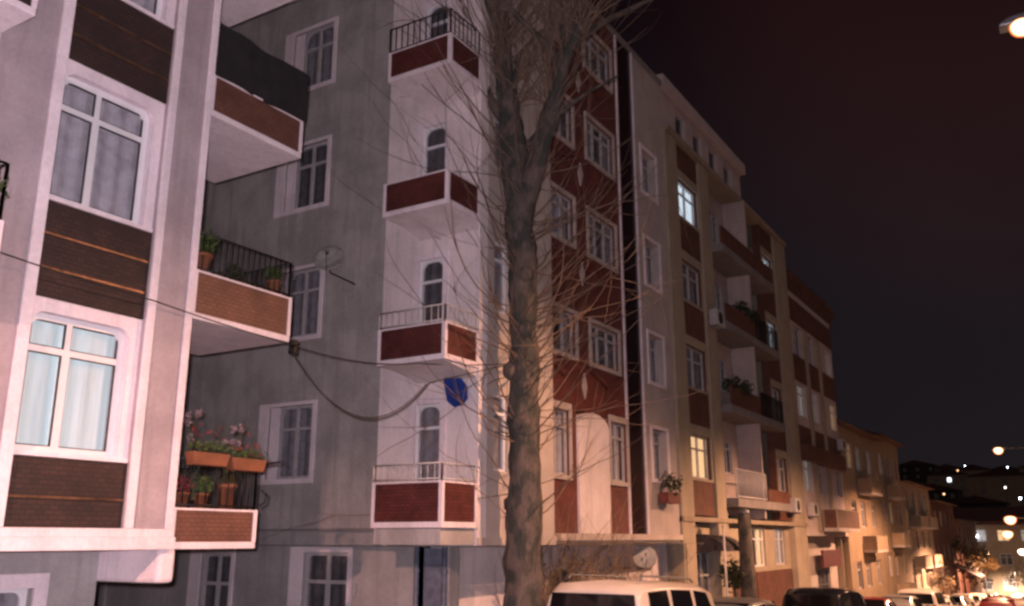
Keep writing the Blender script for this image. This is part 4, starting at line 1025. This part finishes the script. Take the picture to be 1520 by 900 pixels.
vehicle('parked_van', 60, 2.0, 0, 'tall pale van on the far side of the road at the frame edge', 'van', 'car_white', [(p[0]*1.15, p[1], p[2]*1.15, p[3]*1.3, p[4]*1.05, p[5]*1.1) for p in VAN], 2.0,
        dict(side=[(.4,1.3,.04,-.04),(1.4,2.4,.03,-.03),(2.5,3.35,.03,-.25)], rear=((.04,1.25,.78),(.15,2.1,.7)), mirror=3.5, mz=1.2), 5.0, (.9, 4.0))
vehicle('parked_car', 80, 4.2, 0, 'small pale car far down the road between the lamps', 'car', 'car_white', CAR, 1.75, GC, 4.15, (.75, 3.3))

for x, y, pm, pr, ga, ln, wh, lab in ((72.5, 7.0, 'car_silver', CAR, GC, 4.15, (.75,3.3), 'silver saloon in the far parked row below the ribbed block'), (77.5, 7.0, 'car_white', HB, GH, 3.95, (.7,3.15), 'white hatchback in the far parked row past the round tree'),
    (83, 7.0, 'car_red', CAR, GC, 4.15, (.75,3.3), 'red saloon far down the kerb beside the dark reddish block'), (88.5, 7.0, 'car_white', HB, GH, 3.95, (.7,3.15), 'white car far down the kerb by the faded awning'), (94, 7.0, 'car_silver', CAR, GC, 4.15, (.75,3.3), 'silver car near the far street trees'),
    (68, 3.9, 'car_white', HB, GH, 3.95, (.7,3.15), 'white car standing in the far road behind the maroon one'), (90, 4.9, 'car_white', HB, GH, 3.95, (.7,3.15), 'small pale car under the middle far lamp'), (100, 4.6, 'car_silver', CAR, GC, 4.15, (.75,3.3), 'last tiny car at the end of the road'), (74, 2.9, 'car_silver', HB, GH, 3.95, (.7,3.15), 'silver car parked beyond the tall pale van')):
    vehicle('parked_car', x, y, 0, lab, 'car', pm, pr, 1.75, ga, ln, wh)

# ------------------------------------------------------------------ street lamps (joined by the camera flash and an added fill sun)
def street_lamp(x, y, z, arm, label, power, color=(1.0, .49, .27), size=.12, head=.32, angle=160, bulbm='sodium', add=True, bulb_r=None, blend=.35):
    """pole on the right-hand pavement; the head hangs over the road at (x, y, z)"""
    g0 = gz(x); py = y-arm
    t = thing('street_lamp', (x, py, g0+.12), label, 'street lamp', 'street lamps along the road')
    p = MB(); p.tube([(x, py, g0+.1), (x, py, g0+1.2), (x, py, z-.4)], [.10, .08, .055], 12); p.lathe([(.16, g0+.12), (.16, g0+.3), (.1, g0+.42)], (x, py, 0), n=14); p.build('pole', 'steel', t)
    a = MB(); pts = [(x, py, z-.45), (x, py+arm*.15, z-.08), (x, py+arm*.5, z+.08), (x, y-.1, z+.09)]; a.tube(pts, .035, 8); a.build('arm', 'steel', t)
    h = MB(); h.prism([(y-.3, z+.12), (y-.22, z+.16), (y+.2, z+.14), (y+.34, z+.06), (y+.34, z+.02), (y-.3, z+.03)], lambda u, zz, d=0: (x-.13+d, u, zz), 0, .26); h.build('lamp_head', 'steel', t, bevel=.02)
    q_ = bulb_r or .115; b = MB(); b.lathe([(.001, -q_*.95), (q_*.35, -q_*.9), (q_*.7, -q_*.68), (q_*.92, -q_*.35), (q_, 0), (q_*.92, q_*.3), (q_*.6, q_*.5), (.001, q_*.6)], (x, y+.05, z), n=16); b.build('bulb', bulbm, t)  # bulb_r oversizes bulbs so their shape stands in for lamp glow
    if add:
        l = bpy.data.lights.new('street_lamp_light', 'SPOT'); l.energy = power; l.color = color; l.shadow_soft_size = size; l.spot_size = R(angle); l.spot_blend = blend
        o = bpy.data.objects.new('street_lamp_light', l); col.objects.link(o); o.location = (x, y+.05, z-.14); o.parent = None
        o.parent = t; o.location = (0, y+.05-py, z-.14-(bulb_r or 0)-(g0+.12))
    return t
street_lamp(14.0, -.34, 8.93, .9, 'sodium street lamp glowing orange at the upper edge of the frame', 4300, bulb_r=.17)
street_lamp(52.0, 2.8, 5.95, 2.0, 'high orange street lamp seen against the night sky above the far hill', 6500, bulb_r=.24)
street_lamp(75.0, 3.9, 2.95, 2.4, 'bright orange street lamp topmost of the far cluster', 14000, bulb_r=.42)
street_lamp(98.0, 5.5, 2.05, 2.6, 'orange street lamp in the middle of the far cluster', 11000, bulb_r=.5)
street_lamp(122.0, 5.6, .2, 2.6, 'lowest pale lamp of the far cluster, above the white van', 22000, (1.0,.7,.5), bulbm='lamp_white', bulb_r=.5)
street_lamp(33.0, -.3, 7.3, .9, 'added unseen sodium street lamp on the right hand pavement farther down', 11000)  # out of view, added to brighten the beige block
street_lamp(-7.0, 1.8, 7.6, 1.6, 'sodium street lamp on the right hand pavement behind the viewer', 9500, (1.0,.50,.38), angle=165, blend=.2)
# white lamp over a doorway at the far end
t = thing('wall_lamp', (130.8, 12.4, 2.4), 'small bluish white lamp on the tan end building', 'lamp')
a = MB(); a.lathe([(.001, -.16), (.12, -.12), (.16, 0), (.12, .12), (.001, .16)], (130.7, 10.9, 1.9), n=14)
M['blue_lamp'] = emit('bluish lamp', (.7,.8,1.0), 22); a.build('bulb', 'blue_lamp', t)
a = MB(); a.tube([(130.7, 10.9, 2.0), (130.7, 10.9, 2.3), (131.0, 10.9, 2.3)], .03, 6); a.build('bracket', 'steel', t)
for i, (x, y, z, lab, bm) in enumerate(((399, 38.0, 24.3, 'left white lamp on a mast on the hill crest', 'lamp_white'), (399, 23.3, 23.0, 'bright bluish white lamp on a mast on the hill crest', 'blue_lamp'), (380, 17.9, 20.0, 'small white lamp on a mast just below the hill crest', 'lamp_white'), (370, 14.2, 17.3, 'orange lamp on a mast on the hill above the street lamps', 'sodium'), (330, 32.0, 12.5, 'white lamp on a mast on the lower hill slope', 'blue_lamp'))):
    t = thing('hill_lamp', (x, y, tz(x, y)), lab, 'lamp'); a = MB(); a.lathe([(.001, -.5), (.4, -.3), (.5, 0), (.4, .3), (.001, .5)], (x, y, z), n=12); a.build('bulb', bm, t)
    a = MB(); a.tube([(x+.2, y, tz(x, y)-.5), (x+.2, y, z-.3)], .08, 6); a.build('mast', 'iron', t)

rq = random.Random(5)
where = ['on the left of the hill crest', 'low on the hill beside the terrace end', 'above the tan end building roof', 'right under the crest lamps', 'between the hill houses', 'at the foot of the hill', 'on the darkest part of the slope', 'near the frame edge of the hill', 'half way up the slope, leftmost', 'above the far trees', 'next to the large dark hill house', 'highest beside the frame edge']
for i in range(12):
    x = rq.uniform(250, 395); y = x*(.037+.075*rq.random()); z = tz(x, y)+rq.uniform(5.5, 8)
    t = thing('hill_lamp', (x, y, tz(x, y)), 'tiny %s lamp on a thin mast %s' % (('orange', 'white', 'bluish')[i % 3], where[i]), 'lamp', 'small lamps scattered over the hill')
    a = MB(); q = .16+.10*rq.random(); a.lathe([(.001, -q), (q*.8, -q*.6), (q, 0), (q*.8, q*.6), (.001, q)], (x, y, z), n=10); a.build('bulb', ('sodium', 'lamp_white', 'blue_lamp')[i % 3], t)
    a = MB(); a.tube([(x+.15, y, tz(x, y)-.5), (x+.15, y, z)], .06, 5); a.build('mast', 'iron', t)

# camera flash
fl = bpy.data.lights.new('camera_flash', 'POINT'); fl.energy = 3200; fl.color = (1.0, .82, .90); fl.shadow_soft_size = .06
fo = bpy.data.objects.new('camera_flash', fl); col.objects.link(fo); fo.location = (-.05, .12, 1.72)

# ------------------------------------------------------------------ night sky
sn = bpy.data.lights.new('fill_sun', 'SUN'); sn.energy = .18; sn.angle = R(100); sn.color = (1.0, .76, .74)  # soft sun added as fill, standing in for ambient city light
so = bpy.data.objects.new('fill_sun', sn); col.objects.link(so); so.rotation_euler = (R(48), 0, R(-25)); so.location = (0, 0, 40)
W = bpy.data.worlds.new('World'); scene.world = W; W.use_nodes = True
t = W.node_tree; bg = t.nodes['Background']
tc = N(t, 'ShaderNodeTexCoord'); sp = N(t, 'ShaderNodeSeparateXYZ'); t.links.new(tc.outputs['Generated'], sp.inputs[0])
r = N(t, 'ShaderNodeValToRGB'); r.color_ramp.elements[0].position = 0.0; r.color_ramp.elements[0].color = (.020,.0165,.0185,1)
r.color_ramp.elements[1].position = .55; r.color_ramp.elements[1].color = (.0070,.0034,.0050,1)
e = r.color_ramp.elements.new(.15); e.color = (.015,.0115,.0145,1)
t.links.new(sp.outputs[2], r.inputs[0])
ns = N(t, 'ShaderNodeTexNoise'); ns.inputs['Scale'].default_value = 2.2; ns.inputs['Detail'].default_value = 4; t.links.new(tc.outputs['Generated'], ns.inputs['Vector'])
mm = N(t, 'ShaderNodeMix', data_type='RGBA', blend_type='MULTIPLY'); mm.inputs[0].default_value = 1
t.links.new(r.outputs[0], mm.inputs[6]); t.links.new(ramp(t, ns.outputs['Fac'], .3, .7, (.8,.8,.8,1), (1.2,1.2,1.2,1)), mm.inputs[7])
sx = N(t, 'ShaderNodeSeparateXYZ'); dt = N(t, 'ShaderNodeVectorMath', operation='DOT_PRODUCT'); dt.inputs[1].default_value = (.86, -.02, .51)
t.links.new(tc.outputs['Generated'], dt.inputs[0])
gl_ = ramp(t, dt.outputs['Value'], .93, 1.0, (0,0,0,1), (.014,.0035,.0025,1)); gl_.node.color_ramp.interpolation = 'EASE'  # reddish halo towards the near street lamp, painted into the sky colour
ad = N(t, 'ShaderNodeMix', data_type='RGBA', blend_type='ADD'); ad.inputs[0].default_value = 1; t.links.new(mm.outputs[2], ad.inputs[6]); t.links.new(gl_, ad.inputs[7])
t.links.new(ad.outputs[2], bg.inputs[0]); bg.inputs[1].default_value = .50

# ------------------------------------------------------------------ camera
cam = bpy.data.cameras.new('Camera'); co = bpy.data.objects.new('Camera', cam); col.objects.link(co)
cam.sensor_width = 36; cam.lens = 1333/1520*36; cam.clip_end = 6000; cam.clip_start = .05
co.location = (0, 0, 1.6); co.rotation_euler = (PI/2+math.atan(350/1333), 0, -R(90-31.36))
scene.camera = co
vs = scene.view_settings; vs.view_transform = 'Standard'; vs.look = 'None'; vs.exposure = .55; vs.gamma = 1; vs.use_curve_mapping = False
scene.cycles.max_bounces = 5; scene.cycles.diffuse_bounces = 3; scene.cycles.glossy_bounces = 2; scene.cycles.transparent_max_bounces = 12
scene.cycles.use_denoising = True; scene.cycles.sample_clamp_indirect = 4; scene.cycles.caustics_reflective = False; scene.cycles.caustics_refractive = False
scene.cycles.filter_width = 2.8
